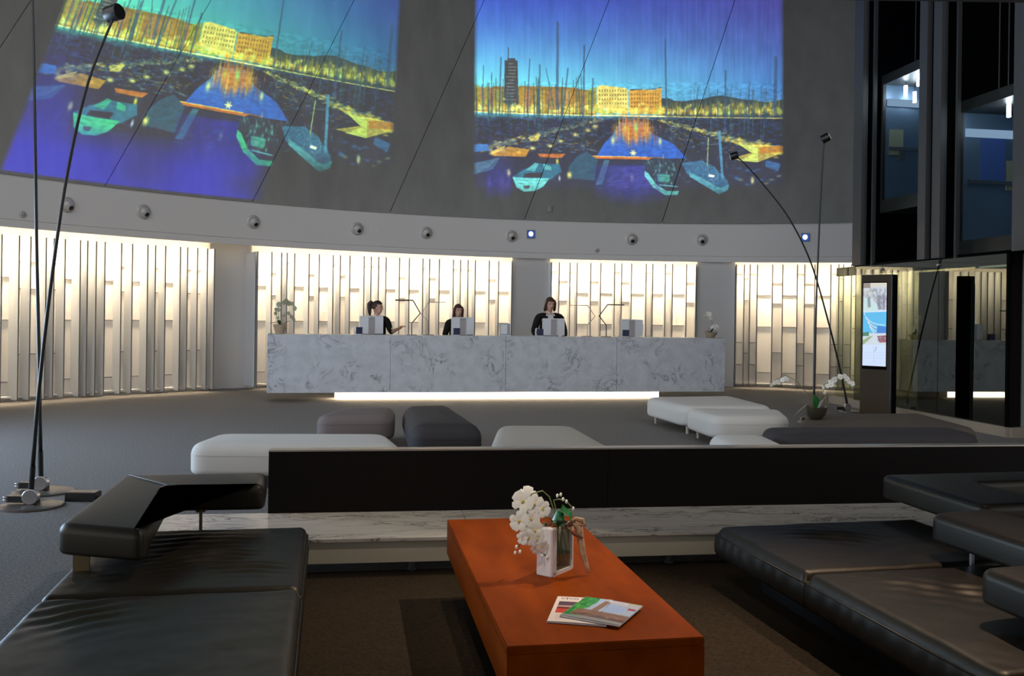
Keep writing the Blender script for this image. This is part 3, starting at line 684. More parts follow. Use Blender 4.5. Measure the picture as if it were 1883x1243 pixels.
# the dark shaft itself is part of the building
a = MB(); gbox(a, -3.5, 4.0, 1.75, 1.9, 2.46, 13.2); gbox(a, 3.93, 4.05, 0.05, 1.9, 2.46, 13.2); gbox(a, -3.6, -3.5, 0.05, 1.9, 2.46, 13.2); gbox(a, -3.5, 4.0, 0.05, 1.9, 2.46, 2.49); gbox(a, 1.60, 1.78, 0.05, 1.8, 2.48, 13.2)
a_ = struct(a.build('wall_shaft', 'shaft_black'), 'black lift shaft above the glass enclosure')
a = MB(); gbox(a, -3.4, 3.7, 1.1, 2.6, 0.0, 2.36); core = a.build('core', 'shaft_black')
a = MB(); a.box((11.5, 14.0, 6.5), (0.2, 14, 13)); struct(a.build('wall_right', 'shaft_black'), 'dark wall behind the lifts')
t = thing('lift_facade', 'black lift shaft front of grey posts and tall glass, right edge', 'lift shaft', gp(0, 0, 0))
t.location = (0, 0, 0)
for (s0, s1) in ((3.60, 3.88), (1.775, 1.97), (1.415, 1.615), (-0.42, -0.13)):
    a = MB(); gbox(a, s0, s1, -0.06, 0.04, 2.46, 13.1); a.build('post', 'post_metal', t)
for s0 in (3.40, 1.17):
    a = MB(); gbox(a, s0-0.02, s0+0.02, 0.02, 0.08, 2.44, 13.1); a.build('rail', 'post_metal', t)
for (s0, s1) in ((1.985, 3.585), (-0.12, 1.40)):
    a = MB(); gbox(a, s0, s1, -0.01, 0.002, 2.46, 13.1); a.build('glass_pane', 'shaft_glass', t)
a = MB(); gbox(a, 1.62, 1.77, 0.02, 0.05, 2.44, 13.1); a.build('black_strip', 'shaft_black', t)
# two glass lifts hanging in the shaft
def lift(label, s0, s1, z0, z1, lamps, panel):
    t = thing('lift_car', label, 'lift', (0, 0, 0), 0, 'glass lift cars')
    o0, o1 = 0.30, 1.62
    a = MB(); gbox(a, s0, s1, o0, o1, z1-0.16, z1); lk(a.build('roof', 'car_frame'), t)
    a = MB(); gbox(a, s0, s1, o0, o1, z0, z0+0.22); lk(a.build('floor_slab', 'car_frame'), t)
    for sa in (s0, s1-0.05):
        a = MB(); gbox(a, sa, sa+0.05, o0, o0+0.05, z0, z1); lk(a.build('corner_post', 'car_frame'), t)
    a = MB(); gbox(a, s0+0.05, s1-0.05, o0+0.01, o0+0.02, z0+0.22, z1-0.16); lk(a.build('glass_pane', 'shaft_glass'), t)
    a = MB(); gbox(a, s0+0.02, s1-0.02, o1-0.04, o1, z0+0.22, z1-0.16); bw = lk(a.build('back_wall', 'steel_blue'), t)
    a = MB(); gbox(a, s1-0.04, s1, o0+0.06, o1-0.04, z0+0.22, z1-0.16); lk(a.build('side_wall', 'steel_blue'), t)
    a = MB(); gbox(a, s0, s0+0.03, o0+0.35, o1-0.04, z0+0.22, z1-0.16); lk(a.build('side_wall', 'steel_blue'), t)
    for (pa, pb, za, zb, mt) in panel:
        a = MB(); gbox(a, s1-0.065, s1-0.042, pa, pb, za, zb); a.build('panel', mt, bw)
    a = MB(); gbox(a, s1-0.075, s1-0.045, o0+0.08, o1-0.06, z1-0.52, z1-0.40); lk(a.build('bright_band', 'car_band'), t)  # bright steel band, no lamp: its shine is put in as emission
    a = MB(); gbox(a, s1-0.12, s1-0.09, o0+0.1, o1-0.1, z0+1.08, z0+1.13); lk(a.build('handrail', 'satin_metal'), t)
    for (ls, lo, lz) in lamps:
        a = MB(); c = gp(ls, lo, lz); a.tube([(c[0], c[1], c[2]-0.09), (c[0], c[1], c[2]+0.09)], 0.028, 10); lk(a.build('ceiling_lamp', 'car_lamp', smooth=True, angle=60), t)
        a = MB(); a.tube([(c[0], c[1], c[2]+0.09), (c[0], c[1], z1-0.16)], 0.006, 6); lk(a.build('lamp_rod', 'car_frame'), t)
    for (ls, lo) in ((s1-0.35, 0.7), (s1-0.55, 0.7), (s0+0.3, 0.7)):
        a = MB(); c = gp(ls, lo, 0); a.tube([(c[0], c[1], z1-0.05), (c[0], c[1], 13.0)], 0.009, 6); lk(a.build('cable', 'post_metal'), t)
    return t
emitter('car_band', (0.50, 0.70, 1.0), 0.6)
lift('upper glass lift car with three bright hanging lamps, nearer the projection wall', 2.10, 3.62, 3.36, 5.72, [(3.30, .55, 5.40), (2.86, .5, 5.47), (3.43, .8, 5.34)], [(.42, .68, 4.36, 4.80, 'pale_leaf'), (.60, .70, 4.28, 4.44, 'satin_metal')])
lift('lower glass lift car with a blue panel and one hanging lamp, nearer the frame edge', 0.10, 1.52, 2.50, 4.80, [(0.82, .6, 4.54)], [(.64, 1.04, 3.62, 4.27, 'car_blue_panel'), (1.06, 1.22, 3.5, 3.95, 'pale_leaf')])

# ground floor glass enclosure on a stone curb
t = thing('glass_enclosure', 'tall dark glass enclosure under the lifts standing on a pale stone curb', 'glass wall', (0, 0, 0))
a = MB(); gbox(a, -0.06, 4.62, -0.06, 0.10, 0.0, 0.13); lk(a.build('curb', 'curb_stone'), t)
SP = [0.0, 1.50, 3.02, 3.87, 4.52]
for s0, s1 in zip(SP, SP[1:]):
    a = MB(); gbox(a, s0+0.006, s1-0.006, 0.0, 0.014, 0.12, 2.44); lk(a.build('glass_pane', 'tint_glass' if s1 < 4.4 else 'pale_glass'), t)
a = MB(); gbox(a, -0.02, 4.55, 0.02, 0.07, 2.30, 2.45); lk(a.build('top_beam', 'shaft_black'), t)
a = MB(); gbox(a, -0.03, 0.012, -0.02, 0.02, 0.12, 2.45); lk(a.build('corner_post', 'shaft_black'), t)
a = MB(); a.box((7.15, 12.33, 0.065), (1.12, 0.16, 0.13), R(8)); lk(a.build('curb', 'curb_stone'), t)
a = MB(); a.box((6.70, 12.33, 1.28), (0.17, 0.05, 2.32), R(8)); lk(a.build('dark_panel', 'black_panel'), t)
a = MB(); a.box((7.24, 12.40, 1.28), (0.88, 0.03, 2.32), R(8)); lk(a.build('frosted_panel', 'frosted_green'), t)
for s0 in (1.50, 3.02):
    a = MB(); c = gp(s0, -0.01, 2.36); a.lathe([(0.022, -0.01), (0.022, 0.02), (0.015, 0.025)], 12, c=c, axis=(-GN.x, -GN.y, 0)); lk(a.build('clamp', 'satin_metal'), t)

core.parent = t
# information totem
def totem_picture():
    c = Canvas(0, 0, 200, 620, 1.5, 4)
    v = (c.Y/620)[..., None]; c.a[:] = np.array((214, 226, 246))/255.
    c.put((c.Y < 200)*1.0, (196, 206, 226), 0.9)
    for i in range(300):
        x = c.rng.rand()*200; y = 45+c.rng.rand()*150; c.blob((x, y), 4+c.rng.rand()*8, 5+c.rng.rand()*12, (120, 120, 136) if c.rng.rand() < .5 else (206, 200, 176) if c.rng.rand() < .6 else (226, 232, 240), 0.5)
    for i in range(46): x = 120+c.rng.rand()*80; c.line((x, 80+c.rng.rand()*30), (x, 200), 1.5, (96, 92, 116), 0.6)
    c.poly([(0, 110), (70, 112), (120, 160), (130, 214), (0, 216)], (198, 224, 222), 0.9); c.poly([(34, 108), (60, 108), (66, 180), (40, 184)], (120, 126, 136), 0.8)
    c.poly([(0, 222), (200, 214), (200, 376), (0, 376)], (76, 182, 232))
    for k in range(7):
        pts = [(8+k*8+i*13, 225+k*16+90*(1-math.exp(-i*0.28))) for i in range(15)]
        for p, q in zip(pts, pts[1:]): c.line(p, q, 5, (236, 244, 250) if k % 2 == 0 else (150, 176, 200), 0.9)
    c.poly([(125, 320), (200, 326), (200, 382), (118, 380)], (40, 120, 206)); c.poly([(0, 378), (200, 372), (200, 500), (0, 500)], (206, 214, 222)); c.poly([(0, 372), (50, 366), (54, 396), (0, 400)], (60, 120, 70)); c.poly([(0, 430), (50, 402), (90, 394), (0, 470)], (150, 170, 120))
    c.poly([(122, 396), (200, 388), (200, 440), (144, 444)], (150, 70, 76))
    for i in range(40): c.blob((130+c.rng.rand()*64, 400+c.rng.rand()*36), 4, 3, (216, 196, 196) if c.rng.rand() < .5 else (70, 60, 90), 0.8)
    c.poly([(0, 462), (200, 460), (200, 620), (0, 620)], (206, 222, 250)); c.line((97, 470), (97, 590), 3, (150, 170, 206)); c.line((118, 475), (114, 500), 4, (90, 100, 130)); c.line((108, 500), (106, 512), 4, (120, 130, 160))
    for y in (520, 540, 560): c.line((12, y), (84, y), 2, (170, 190, 226)); c.line((110, y), (186, y), 2, (170, 190, 226))
    c.poly([(60, 0), (200, 0), (200, 30), (60, 36)], (226, 206, 170), 0.6); c.poly([(0, 0), (60, 0), (60, 38), (0, 38)], (120, 92, 60), 0.7)
    return c.a
def uvquad(name, mat, pts, parent):
    me = bpy.data.meshes.new(name); me.from_pydata(pts, [], [(0, 1, 2, 3)]); uv = me.uv_layers.new()
    for k, q in enumerate(((0, 0), (1, 0), (1, 1), (0, 1))): uv.data[k].uv = q
    me.materials.append(MATS[mat]); o = bpy.data.objects.new(name, me); COL.objects.link(o); o.parent = parent; return o
picture('totem_screen', image('totem_image', totem_picture()), emit=0.95)
KA = R(-44.5)
t = thing('information_totem', 'tall dark brown information totem with a lit colour screen', 'information screen', (5.492, 13.96, 0), KA)
a = MB(); a.box((0, 0.025, 1.105), (0.455, 0.05, 2.21)); lk(a.build('front_panel', 'kiosk_brown'), t)
a = MB(); a.box((0.0, 0.15, 1.105), (0.452, 0.19, 2.215)); lk(a.build('body', 'shaft_black'), t)
a = MB(); a.box((0.2295, 0.028, 1.105), (0.008, 0.045, 2.21)); lk(a.build('edge_trim', 'kiosk_edge'), t)
a = MB(); a.box((-0.012, 0.0, 1.44), (0.375, 0.010, 1.32)); lk(a.build('screen_frame', 'shaft_black'), t)
uvquad('screen', 'totem_screen', [(-0.192, -0.007, 0.83), (0.165, -0.007, 0.83), (0.165, -0.007, 2.085), (-0.192, -0.007, 2.085)], t)

# ------------------------------------------------------------------ reception desk
DA = R(11.3); DO = (-4.07, 15.4, 0)
desk = thing('reception_desk', 'long white marble reception desk with glowing plinth', 'reception desk', DO, DA)
DL = 8.16; J = [0.0, 2.04, 4.05, 6.08, DL]
for a0, a1 in zip(J, J[1:]):
    a = MB(); a.box(((a0+a1)/2, 0.03, 0.655), (a1-a0-0.006, 0.06, 0.98)); a.build('marble_panel', 'desk_marble', desk)
a = MB(); a.box((DL/2, 0.30, 1.13), (DL, 0.60-0.12, 0.03)); lk(a.build('counter', 'desk_marble'), desk)
for x in (0.03, DL-0.03):
    a = MB(); a.box((x, 0.43, 0.655), (0.06, 0.74, 0.98)); lk(a.build('side_panel', 'desk_marble'), desk)
a = MB(); a.box((DL/2, 0.62, 0.72), (DL-0.14, 0.40, 0.04)); lk(a.build('work_surface', 'white_paint'), desk)
a = MB(); a.box((DL/2, 0.46, 0.19), (DL-0.02, 0.78, 0.05)); lk(a.build('bottom_board', 'grey_plastic'), desk)
a = MB(); a.box((4.1, 0.72, 0.08), (5.9, 0.34, 0.16)); lk(a.build('plinth', 'white_paint'), desk)
a = MB(); a.box((4.1, 0.545, 0.085), (5.96, 0.012, 0.15)); lk(a.build('light_strip', 'desk_glow'), desk)
a = MB(); a.box((1.144, 0.72, 0.085), (0.012, 0.32, 0.15)); lk(a.build('light_strip', 'desk_glow'), desk)
def DP(a, b, z): c, s = math.cos(DA), math.sin(DA); return (DO[0]+a*c-b*s, DO[1]+a*s+b*c, z)

# computers on the work surface, seen from behind
def monitor():
    t = thing('computer_monitor', '', 'computer', group='white computers on the desk')
    a = MB(); pl = roundpoly([Vector(p) for p in ((-0.205, 0), (0.205, 0), (0.205, 0.31), (-0.205, 0.31))], 0.015, 3)
    a.rings([[(p.x, -0.02, p.y+1.155) for p in pl], [(p.x, 0.02, p.y+1.155) for p in pl]]); lk(a.build('casing', 'screen_white'), t)
    a = MB(); a.box((0, -0.026, 1.30), (0.105, 0.012, 0.30)); sp = lk(a.build('back_cover', 'screen_stand'), t)
    a = MB(); a.box((0, -0.034, 1.435), (0.075, 0.006, 0.010)); a.box((0, -0.034, 1.418), (0.075, 0.006, 0.006)); a.build('vent', 'grey_plastic', sp)
    a = MB(); a.box((0, 0.021, 1.31), (0.385, 0.004, 0.27)); lk(a.build('screen', 'black_panel'), t)
    a = MB(); a.box((0, 0.0, 0.95), (0.09, 0.03, 0.43)); a.box((0, 0.0, 0.748), (0.24, 0.18, 0.016)); lk(a.build('stand', 'satin_metal'), t)
    return t
MLAB = ['white computer seen from behind, in front of the woman with the ponytail', 'white computer seen from behind, in front of the woman facing forward',
        'white computer seen from behind, in front of the man', 'white computer on the desk with nobody behind it, right of the crossed lamps']
m0 = monitor()
for i, (x, rz) in enumerate([(1.74, 0.0), (3.36, 0.0), (5.04, -0.03), (6.54, -0.12)]):
    o = m0 if i == 0 else copy_tree(m0); o.location = DP(x, 0.56, 0); o.rotation_euler = (0, 0, DA+rz); o['label'] = MLAB[i]
PLAB = ['dark blue desk telephone left of the first computer', 'dark desk telephone left of the second computer', 'dark blue desk telephone left of the man\'s computer', 'dark desk telephone left of the unattended computer']
def phone():
    t = thing('desk_telephone', '', 'telephone', group='telephones on the desk')
    a = MB(); a.box((0.03, 0, 0.07), (0.11, 0.07, 0.12)); lk(a.build('body', 'phone_blue'), t)
    a = MB(); a.tube([(-0.045, -0.02, 0.005), (-0.055, -0.02, 0.05), (-0.05, -0.02, 0.13), (-0.03, -0.02, 0.14)], 0.013, 8); lk(a.build('handset', 'screen_white', smooth=True), t)
    a = MB(); a.box((0, 0, 0.006), (0.15, 0.12, 0.012)); lk(a.build('base', 'screen_white'), t); return t
p0 = phone()
for i, x in enumerate([1.49, 3.19, 4.70, 6.31]):
    o = p0 if i == 0 else copy_tree(p0); o.location = DP(x, 0.30, 1.145); o.rotation_euler = (0, 0, DA); o['label'] = PLAB[i]
# acrylic leaflet holder
t = thing('leaflet_holder', 'pale blue leaflet holder standing on the desk left of the man', 'leaflet holder', DP(4.09, 0.30, 1.145), DA)
a = MB(); a.box((0, 0, 0.008), (0.20, 0.10, 0.014)); lk(a.build('base', 'screen_white'), t)
a = MB(); a.box((0, 0.02, 0.115), (0.19, 0.012, 0.21)); lk(a.build('holder', 'acrylic_blue'), t)
a = MB(); a.box((-0.02, 0.008, 0.12), (0.12, 0.006, 0.17)); lk(a.build('leaflet', 'paper'), t)

# angular desk lamps, each a folded rod on a round foot
LAMPS = [('thick dark folded desk lamp pointing left, left of the woman facing forward', 'lamp_black', 0.011, [(2.412, 1.15), (2.412, 1.352), (2.558, 1.528), (2.433, 1.743), (2.123, 1.757)], .16),
         ('thin grey folded desk lamp pointing right towards the woman facing forward', 'grey_plastic', 0.006, [(2.72, 1.15), (2.702, 1.397), (2.587, 1.509), (2.717, 1.719), (3.021, 1.734)], .30),
         ('thin grey folded desk lamp pointing left towards the man', 'grey_plastic', 0.007, [(5.60, 1.15), (5.612, 1.364), (5.746, 1.513), (5.611, 1.707), (5.267, 1.711)], .28),
         ('dark folded desk lamp pointing right, beside the unattended computer', 'lamp_black', 0.010, [(5.925, 1.15), (5.922, 1.358), (5.787, 1.523), (5.937, 1.722), (6.256, 1.736)], .16)]
for lab, mt, r_, pts, b in LAMPS:
    x0 = pts[0][0]; t = thing('desk_lamp', lab, 'desk lamp', DP(x0, b, 1.145), DA, 'folded desk lamps in pairs')
    loc = [(p[0]-x0, 0, p[1]-1.145) for p in pts]
    a = MB(); a.lathe([(0.10, 0), (0.10, 0.008), (0.09, 0.012)], 24); lk(a.build('base', 'base_metal'), t)
    a = MB(); a.tube(loc[:4], r_, 6); lk(a.build('arm', mt), t)
    a = MB(); a.box(((loc[3][0]+loc[4][0])/2, 0, (loc[3][2]+loc[4][2])/2), (abs(loc[4][0]-loc[3][0]), 0.03, r_*2.0)); lk(a.build('lamp_head', mt), t)

# ------------------------------------------------------------------ orchids
def petal_mesh(mb, c, nrm, size, rng, star=False):
    """five-petalled blossom facing nrm"""
    M = Matrix.Translation(c) @ Vector(nrm).to_track_quat('Z', 'Y').to_matrix().to_4x4() @ Matrix.Rotation(rng.uniform(0, 6.28), 4, 'Z')
    for k in range(5):
        an = k*2*math.pi/5; wd = (0.98 if k in (1, 4) else 0.62)*(0.6 if star else 1); ln = 1.0
        pts = []
        for (u, v, h) in ((0, 0, 0), (.45, wd*.5, .10), (.85, wd*.45, .12), (1.0, 0, .06), (.85, -wd*.45, .12), (.45, -wd*.5, .10)):
            x, y = u*size*ln, v*size*1.1
            pts.append(M @ Vector((x*math.cos(an)-y*math.sin(an), x*math.sin(an)+y*math.cos(an), h*size)))
        mid = M @ Vector((0.55*size*math.cos(an), 0.55*size*math.sin(an), 0.20*size))
        vs = [mb.bm.verts.new(p) for p in pts]; vm = mb.bm.verts.new(mid)
        for i in range(6): mb.bm.faces.new((vs[i], vs[(i+1) % 6], vm))
def blossom(parent, c, nrm, size, rng, star=False, mat='petal'):
    a = MB(); petal_mesh(a, c, nrm, size, rng, star); o = lk(a.build('blossom', mat, smooth=True), parent)
    n = Vector(nrm).normalized(); a = MB(); a.ball(Vector(c)+n*size*0.12, size*0.15, 8, 6); a.build('blossom_core', 'petal_core', o, smooth=True); return o
def leafblade(mb, pts, wd, up=(0, 0, 1), fold=0.25):
    """a curved leaf along a list of points"""
    n = len(pts); P_ = [Vector(p) for p in pts]; rows = []
    for i, p in enumerate(P_):
        t = (P_[min(i+1, n-1)]-P_[max(i-1, 0)]).normalized(); sd = t.cross(Vector(up)).normalized(); nn = sd.cross(t); u = i/(n-1)
        hw = wd*math.sin(math.pi*min(1, 0.10+0.90*u))**0.7*(1 if u < 0.97 else 0.15)
        rows.append([mb.bm.verts.new(p-sd*hw+nn*hw*fold), mb.bm.verts.new(p), mb.bm.verts.new(p+sd*hw+nn*hw*fold)])
    for a, b in zip(rows, rows[1:]):
        for k in range(2): mb.bm.faces.new((a[k], a[k+1], b[k+1], b[k]))

rng = random.Random(3)
def spray(parent, path, n0, size, count, droop=0.02, mat='petal'):
    a = MB(); a.tube(path, 0.004, 5); st = lk(a.build('flower_stem', 'stem_green', smooth=True), parent)
    P_ = [Vector(p) for p in path]
    for k in range(count):
        u = n0+(1-n0)*k/max(1, count-1); i = min(len(P_)-2, int(u*(len(P_)-1))); f = u*(len(P_)-1)-i; c = P_[i].lerp(P_[i+1], min(1, f))
        blossom(parent, c+Vector((rng.uniform(-.02, .02), -0.02, -droop+rng.uniform(-.02, .02))), (rng.uniform(-.6, .6), -1, rng.uniform(-.2, .5)), size*rng.uniform(.8, 1.1), rng, mat=mat)
# left desk orchid, thin and greenish
t = thing('orchid', 'sparse greenish orchid in a clay pot on the left end of the desk', 'orchid', DP(0.19, 0.24, 1.145), DA, 'orchids on the reception desk')
a = MB(); a.lathe([(0.07, 0), (0.075, 0.01), (0.115, 0.15), (0.12, 0.16), (0.105, 0.16), (0.10, 0.13)], 24); lk(a.build('pot', 'clay_pot', smooth=True, angle=50), t)
for pts in ([(0, 0, .15), (-.06, -.03, .20), (-.15, -.05, .18), (-.17, -.05, .16)], [(0, 0, .15), (.08, -.02, .18), (.16, -.04, .22), (.22, -.04, .22)], [(0, 0, .15), (-.02, -.06, .22), (-.03, -.09, .24)]):
    a = MB(); leafblade(a, pts, 0.03); lk(a.build('leaf', 'leaf_dark', smooth=True), t)
spray(t, [(0, 0, .15), (-.03, 0, .35), (-.01, 0, .50), (.08, -.01, .58), (.17, -.02, .55), (.23, -.02, .47)], 0.3, 0.042, 7, mat='pale_leaf')
spray(t, [(0, 0, .15), (.02, 0, .30), (.10, -.01, .37), (.18, -.02, .33), (.22, -.02, .28)], 0.4, 0.036, 4, mat='pale_leaf')
spray(t, [(-.01, 0, .15), (-.06, 0, .3), (-.08, 0, .44)], 0.4, 0.036, 3, mat='pale_leaf')
# right desk orchid
t = thing('orchid', 'small white orchid in a low wooden bowl on the right end of the desk', 'orchid', DP(7.97, 0.24, 1.145), DA, 'orchids on the reception desk')
a = MB(); a.lathe([(0.06, 0), (0.07, 0.005), (0.13, 0.10), (0.135, 0.105), (0.115, 0.10), (0.10, 0.07)], 24); lk(a.build('bowl', 'clay_pot', smooth=True, angle=50), t)
for pts in ([(0, 0, .09), (-.08, -.03, .13), (-.17, -.05, .12)], [(0, 0, .09), (.08, -.02, .13), (.14, -.04, .12)], [(0, 0, .09), (.02, -.05, .15), (.03, -.08, .19)], [(0, 0, .09), (-.04, .03, .17), (-.05, .04, .22)]):
    a = MB(); leafblade(a, pts, 0.03); lk(a.build('leaf', 'leaf_dark', smooth=True), t)
spray(t, [(0, 0, .09), (.03, 0, .25), (.01, 0, .38), (-.05, -.01, .48), (-.10, -.02, .46), (-.13, -.02, .40)], 0.45, 0.05, 5)
spray(t, [(0, 0, .09), (.05, 0, .22), (.09, -.01, .26), (.12, -.02, .20)], 0.3, 0.05, 5)

# ------------------------------------------------------------------ receptionists
def evaluated(o, name):
    bpy.context.view_layer.update(); dg = bpy.context.evaluated_depsgraph_get()
    me = bpy.data.meshes.new_from_object(o.evaluated_get(dg)); me.name = name
    old = o.data; bpy.data.objects.remove(o); return me
def skin_mesh(verts, edges, radii, root, sub=2, name='skin'):
    me = bpy.data.meshes.new(name); me.from_pydata(verts, edges, []); o = bpy.data.objects.new(name, me); COL.objects.link(o)
    sk = o.modifiers.new('s', 'SKIN'); sk.use_smooth_shade = True
    for i, r in enumerate(radii):
        v = me.skin_vertices[0].data[i]; v.radius = r if isinstance(r, tuple) else (r, r); v.use_root = i == root
    sb = o.modifiers.new('u', 'SUBSURF'); sb.levels = sub; sb.render_levels = sub
    return evaluated(o, name)
def person(label, loc, rz, h, hair, hairmat, headturn, arms, female, collar=True):
    """arms: two (elbow, wrist, palm direction) in body space for a 1.75 m figure facing -Y"""
    t = thing('person', label, 'person', loc, rz, 'receptionists behind the desk'); k = h/1.75
    S = lambda p: Vector(p)*k
    sw = 0.165 if female else 0.19; hw = 0.10
    V = [(0, 0, .95), (0, .0, 1.08), (0, .01, 1.25), (0, .01, 1.38), (0, .01, 1.46), (0, -.005, 1.54)]
    rad = [(.145, .105), (.12 if female else .135, .088), (.13 if female else .145, .092), (.10, .066), (.052, .052), (.052, .055)]
    E_ = [(0, 1), (1, 2), (2, 3), (3, 4), (4, 5)]
    def chain(start, pts, rr):
        p = start
        for q, r in zip(pts, rr): V.append(q); rad.append((r, r)); E_.append((p, len(V)-1)); p = len(V)-1
        return p
    for sgn, (el, wr, pd) in zip((-1, 1), arms):
        mid = tuple((a_+b_)/2 for a_, b_ in zip(el, wr))
        palm = tuple(a_+b_*0.075 for a_, b_ in zip(wr, pd))
        chain(3, [(sgn*sw*0.6, .01, 1.42), (sgn*sw, .01, 1.395), tuple((x+y)/2 for x, y in zip((sgn*sw*1.05, .01, 1.37), el)), el, mid, wr, palm], [.042, .046, .044, .040, .036, .027, .033])
    for sgn in (-1, 1): chain(0, [(sgn*hw, 0, .88), (sgn*hw, -.005, .68), (sgn*hw, 0, .49), (sgn*hw, .015, .28), (sgn*hw, .02, .08), (sgn*hw, -.10, .03)], [.085, .075, .056, .052, .038, .032])
    body = skin_mesh([S(v) for v in V], E_, [(a_*k, b_*k) for a_, b_ in rad], 0, 2)
    bm = bmesh.new(); bm.from_mesh(body)
    mb = MB(); mb.bm.free(); mb.bm = bm
    # head: skull, jaw, nose, ears, then everything is fused into one surface
    HM = Matrix.Translation(S((0, -.02, 1.615))) @ Matrix.Rotation(headturn[0], 4, 'Z') @ Matrix.Rotation(headturn[1], 4, 'X')
    mb.ball((0, 0, 0), 1, 20, 14, HM @ Matrix.Diagonal((.074*k, .094*k, .105*k, 1)))
    mb.ball((0, 0, 0), 1, 16, 10, HM @ Matrix.Translation((0, -.035*k, -.055*k)) @ Matrix.Diagonal((.055*k, .058*k, .064*k, 1)))
    mb.ball((0, 0, 0), 1, 10, 8, HM @ Matrix.Translation((0, -.098*k, -.018*k)) @ Matrix.Diagonal((.014*k, .022*k, .026*k, 1)))
    for sgn in (-1, 1): mb.ball((0, 0, 0), 1, 10, 8, HM @ Matrix.Translation((sgn*.076*k, 0, -.01*k)) @ Matrix.Diagonal((.012*k, .02*k, .03*k, 1)))
    mb.tube([S((0, .01, 1.45)), S((0, -.005, 1.56))], .055*k, 14)
    # hands: four unequal bent fingers and a thumb
    for sgn, (el, wr, pd) in zip((-1, 1), arms):
        pd = Vector(pd).normalized(); pw = Vector(wr)+pd*0.05; side = pd.cross(Vector((0, 0, 1))).normalized(); dn = side.cross(pd).normalized()*-1
        for q, (off, ln) in enumerate(((-.03, .075), (-.01, .085), (.01, .08), (.03, .062))):
            b0 = pw+side*off; b1 = b0+pd*ln*.62; b2 = b1+(pd*.75+Vector((0, 0, -1))*.65).normalized()*ln*.55
            mb.tube([S(b0), S(b0.lerp(b1, .5)), S(b1), S(b2)], [.010*k, .0095*k, .009*k, .0075*k], 8)
        b0 = Vector(wr)+pd*0.02; sd = side*(-sgn); mb.tube([S(b0), S(b0+sd*.035+pd*.025), S(b0+sd*.045+pd*.06)], [.013*k, .011*k, .009*k], 8)
    me = bpy.data.meshes.new('body'); bmesh.ops.recalc_face_normals(bm, faces=bm.faces); bm.to_mesh(me); bm.free()
    o = bpy.data.objects.new('tmp', me); COL.objects.link(o); rm = o.modifiers.new('r', 'REMESH'); rm.mode = 'VOXEL'; rm.voxel_size = 0.0075; rm.use_smooth_shade = True
    sm_ = o.modifiers.new('sm', 'SMOOTH'); sm_.factor = 0.5; sm_.iterations = 2
    me = evaluated(o, 'body'); me.materials.clear(); me.materials.append(MATS['skin']); b = bpy.data.objects.new('body', me); COL.objects.link(b); b.parent = t
    for sgn in (-1, 1):
        a = MB(); a.ball((0, 0, 0), 1, 10, 8, HM @ Matrix.Translation((sgn*.030*k, -.085*k, .008*k)) @ Matrix.Diagonal((.013*k, .008*k, .007*k, 1))); a.build('eye', 'eye_dark', t, smooth=True)
        a = MB(); a.box((0, 0, 0), (1, 1, 1), mat=HM @ Matrix.Translation((sgn*.030*k, -.088*k, .027*k)) @ Matrix.Rotation(-sgn*.12, 4, 'Y') @ Matrix.Diagonal((.034*k, .012*k, .006*k, 1))); a.build('eyebrow', hairmat, t)
    a = MB(); a.ball((0, 0, 0), 1, 12, 8, HM @ Matrix.Translation((0, -.091*k, -.058*k)) @ Matrix.Diagonal((.023*k, .008*k, .006*k, 1))); a.build('mouth', 'lip_red', t, smooth=True)
    # hair: cap with the face cut out, plus its length
    bm = bmesh.new(); bmesh.ops.create_uvsphere(bm, u_segments=32, v_segments=20, radius=1)
    for v in bm.verts:
        c = v.co; c.x *= .088; c.y *= .108; c.z *= .122
        if hair != 'tail' and c.z < 0: c.z *= 1.25; c.x *= 1.0+0.12*min(1, -c.z/.1)
    low = -.16 if hair == 'bob' else -.15 if hair == 'long' else -.045
    dl = [f for f in bm.faces if (lambda c: (c.y < -.028+(.0 if c.z > 0 else 0.03) and c.z < .058) or c.z < low)(f.calc_center_median())]
    bmesh.ops.delete(bm, geom=dl, context='FACES')
    ex = bmesh.ops.solidify(bm, geom=bm.faces[:], thickness=0.012)
    for v in bm.verts: v.co = HM @ (v.co*k+Vector((0, .004, .006))*k+Vector((noise.noise(v.co*40)*.004, 0, 0)))
    mb = MB(); mb.bm.free(); mb.bm = bm
    if hair == 'tail':
        pt = [HM @ (Vector(p)*k) for p in ((0, .09, .06), (0, .135, .085), (0, .16, .05), (0, .155, -.03), (0, .145, -.10), (0, .14, -.16))]
        mb.tube(pt, [.03*k, .04*k, .042*k, .04*k, .032*k, .012*k], 10)
    if hair in ('long', 'bob'):
        ln = -.19 if hair == 'long' else -.13
        for sgn in (-1, 1):
            pt = [HM @ (Vector(p)*k) for p in ((sgn*.06, -.04, .075), (sgn*.085, -.03, .02), (sgn*.090, -.015, -.05), (sgn*.092, -.01, ln*.8), (sgn*.085, 0, ln))]
            mb.tube(pt, [.02*k, .024*k, .025*k, .024*k, .012*k], 8)
    mb.build('hair', hairmat, t, smooth=True)
    # clothes: jacket over the torso and arms, opening on a white shirt
    TV = V[:4]+[(0, .012, 1.44)]; TR = [(.175, .135), (.155 if female else .172, .12), (.172 if female else .19, .13), (.15, .11), (.085, .075)]
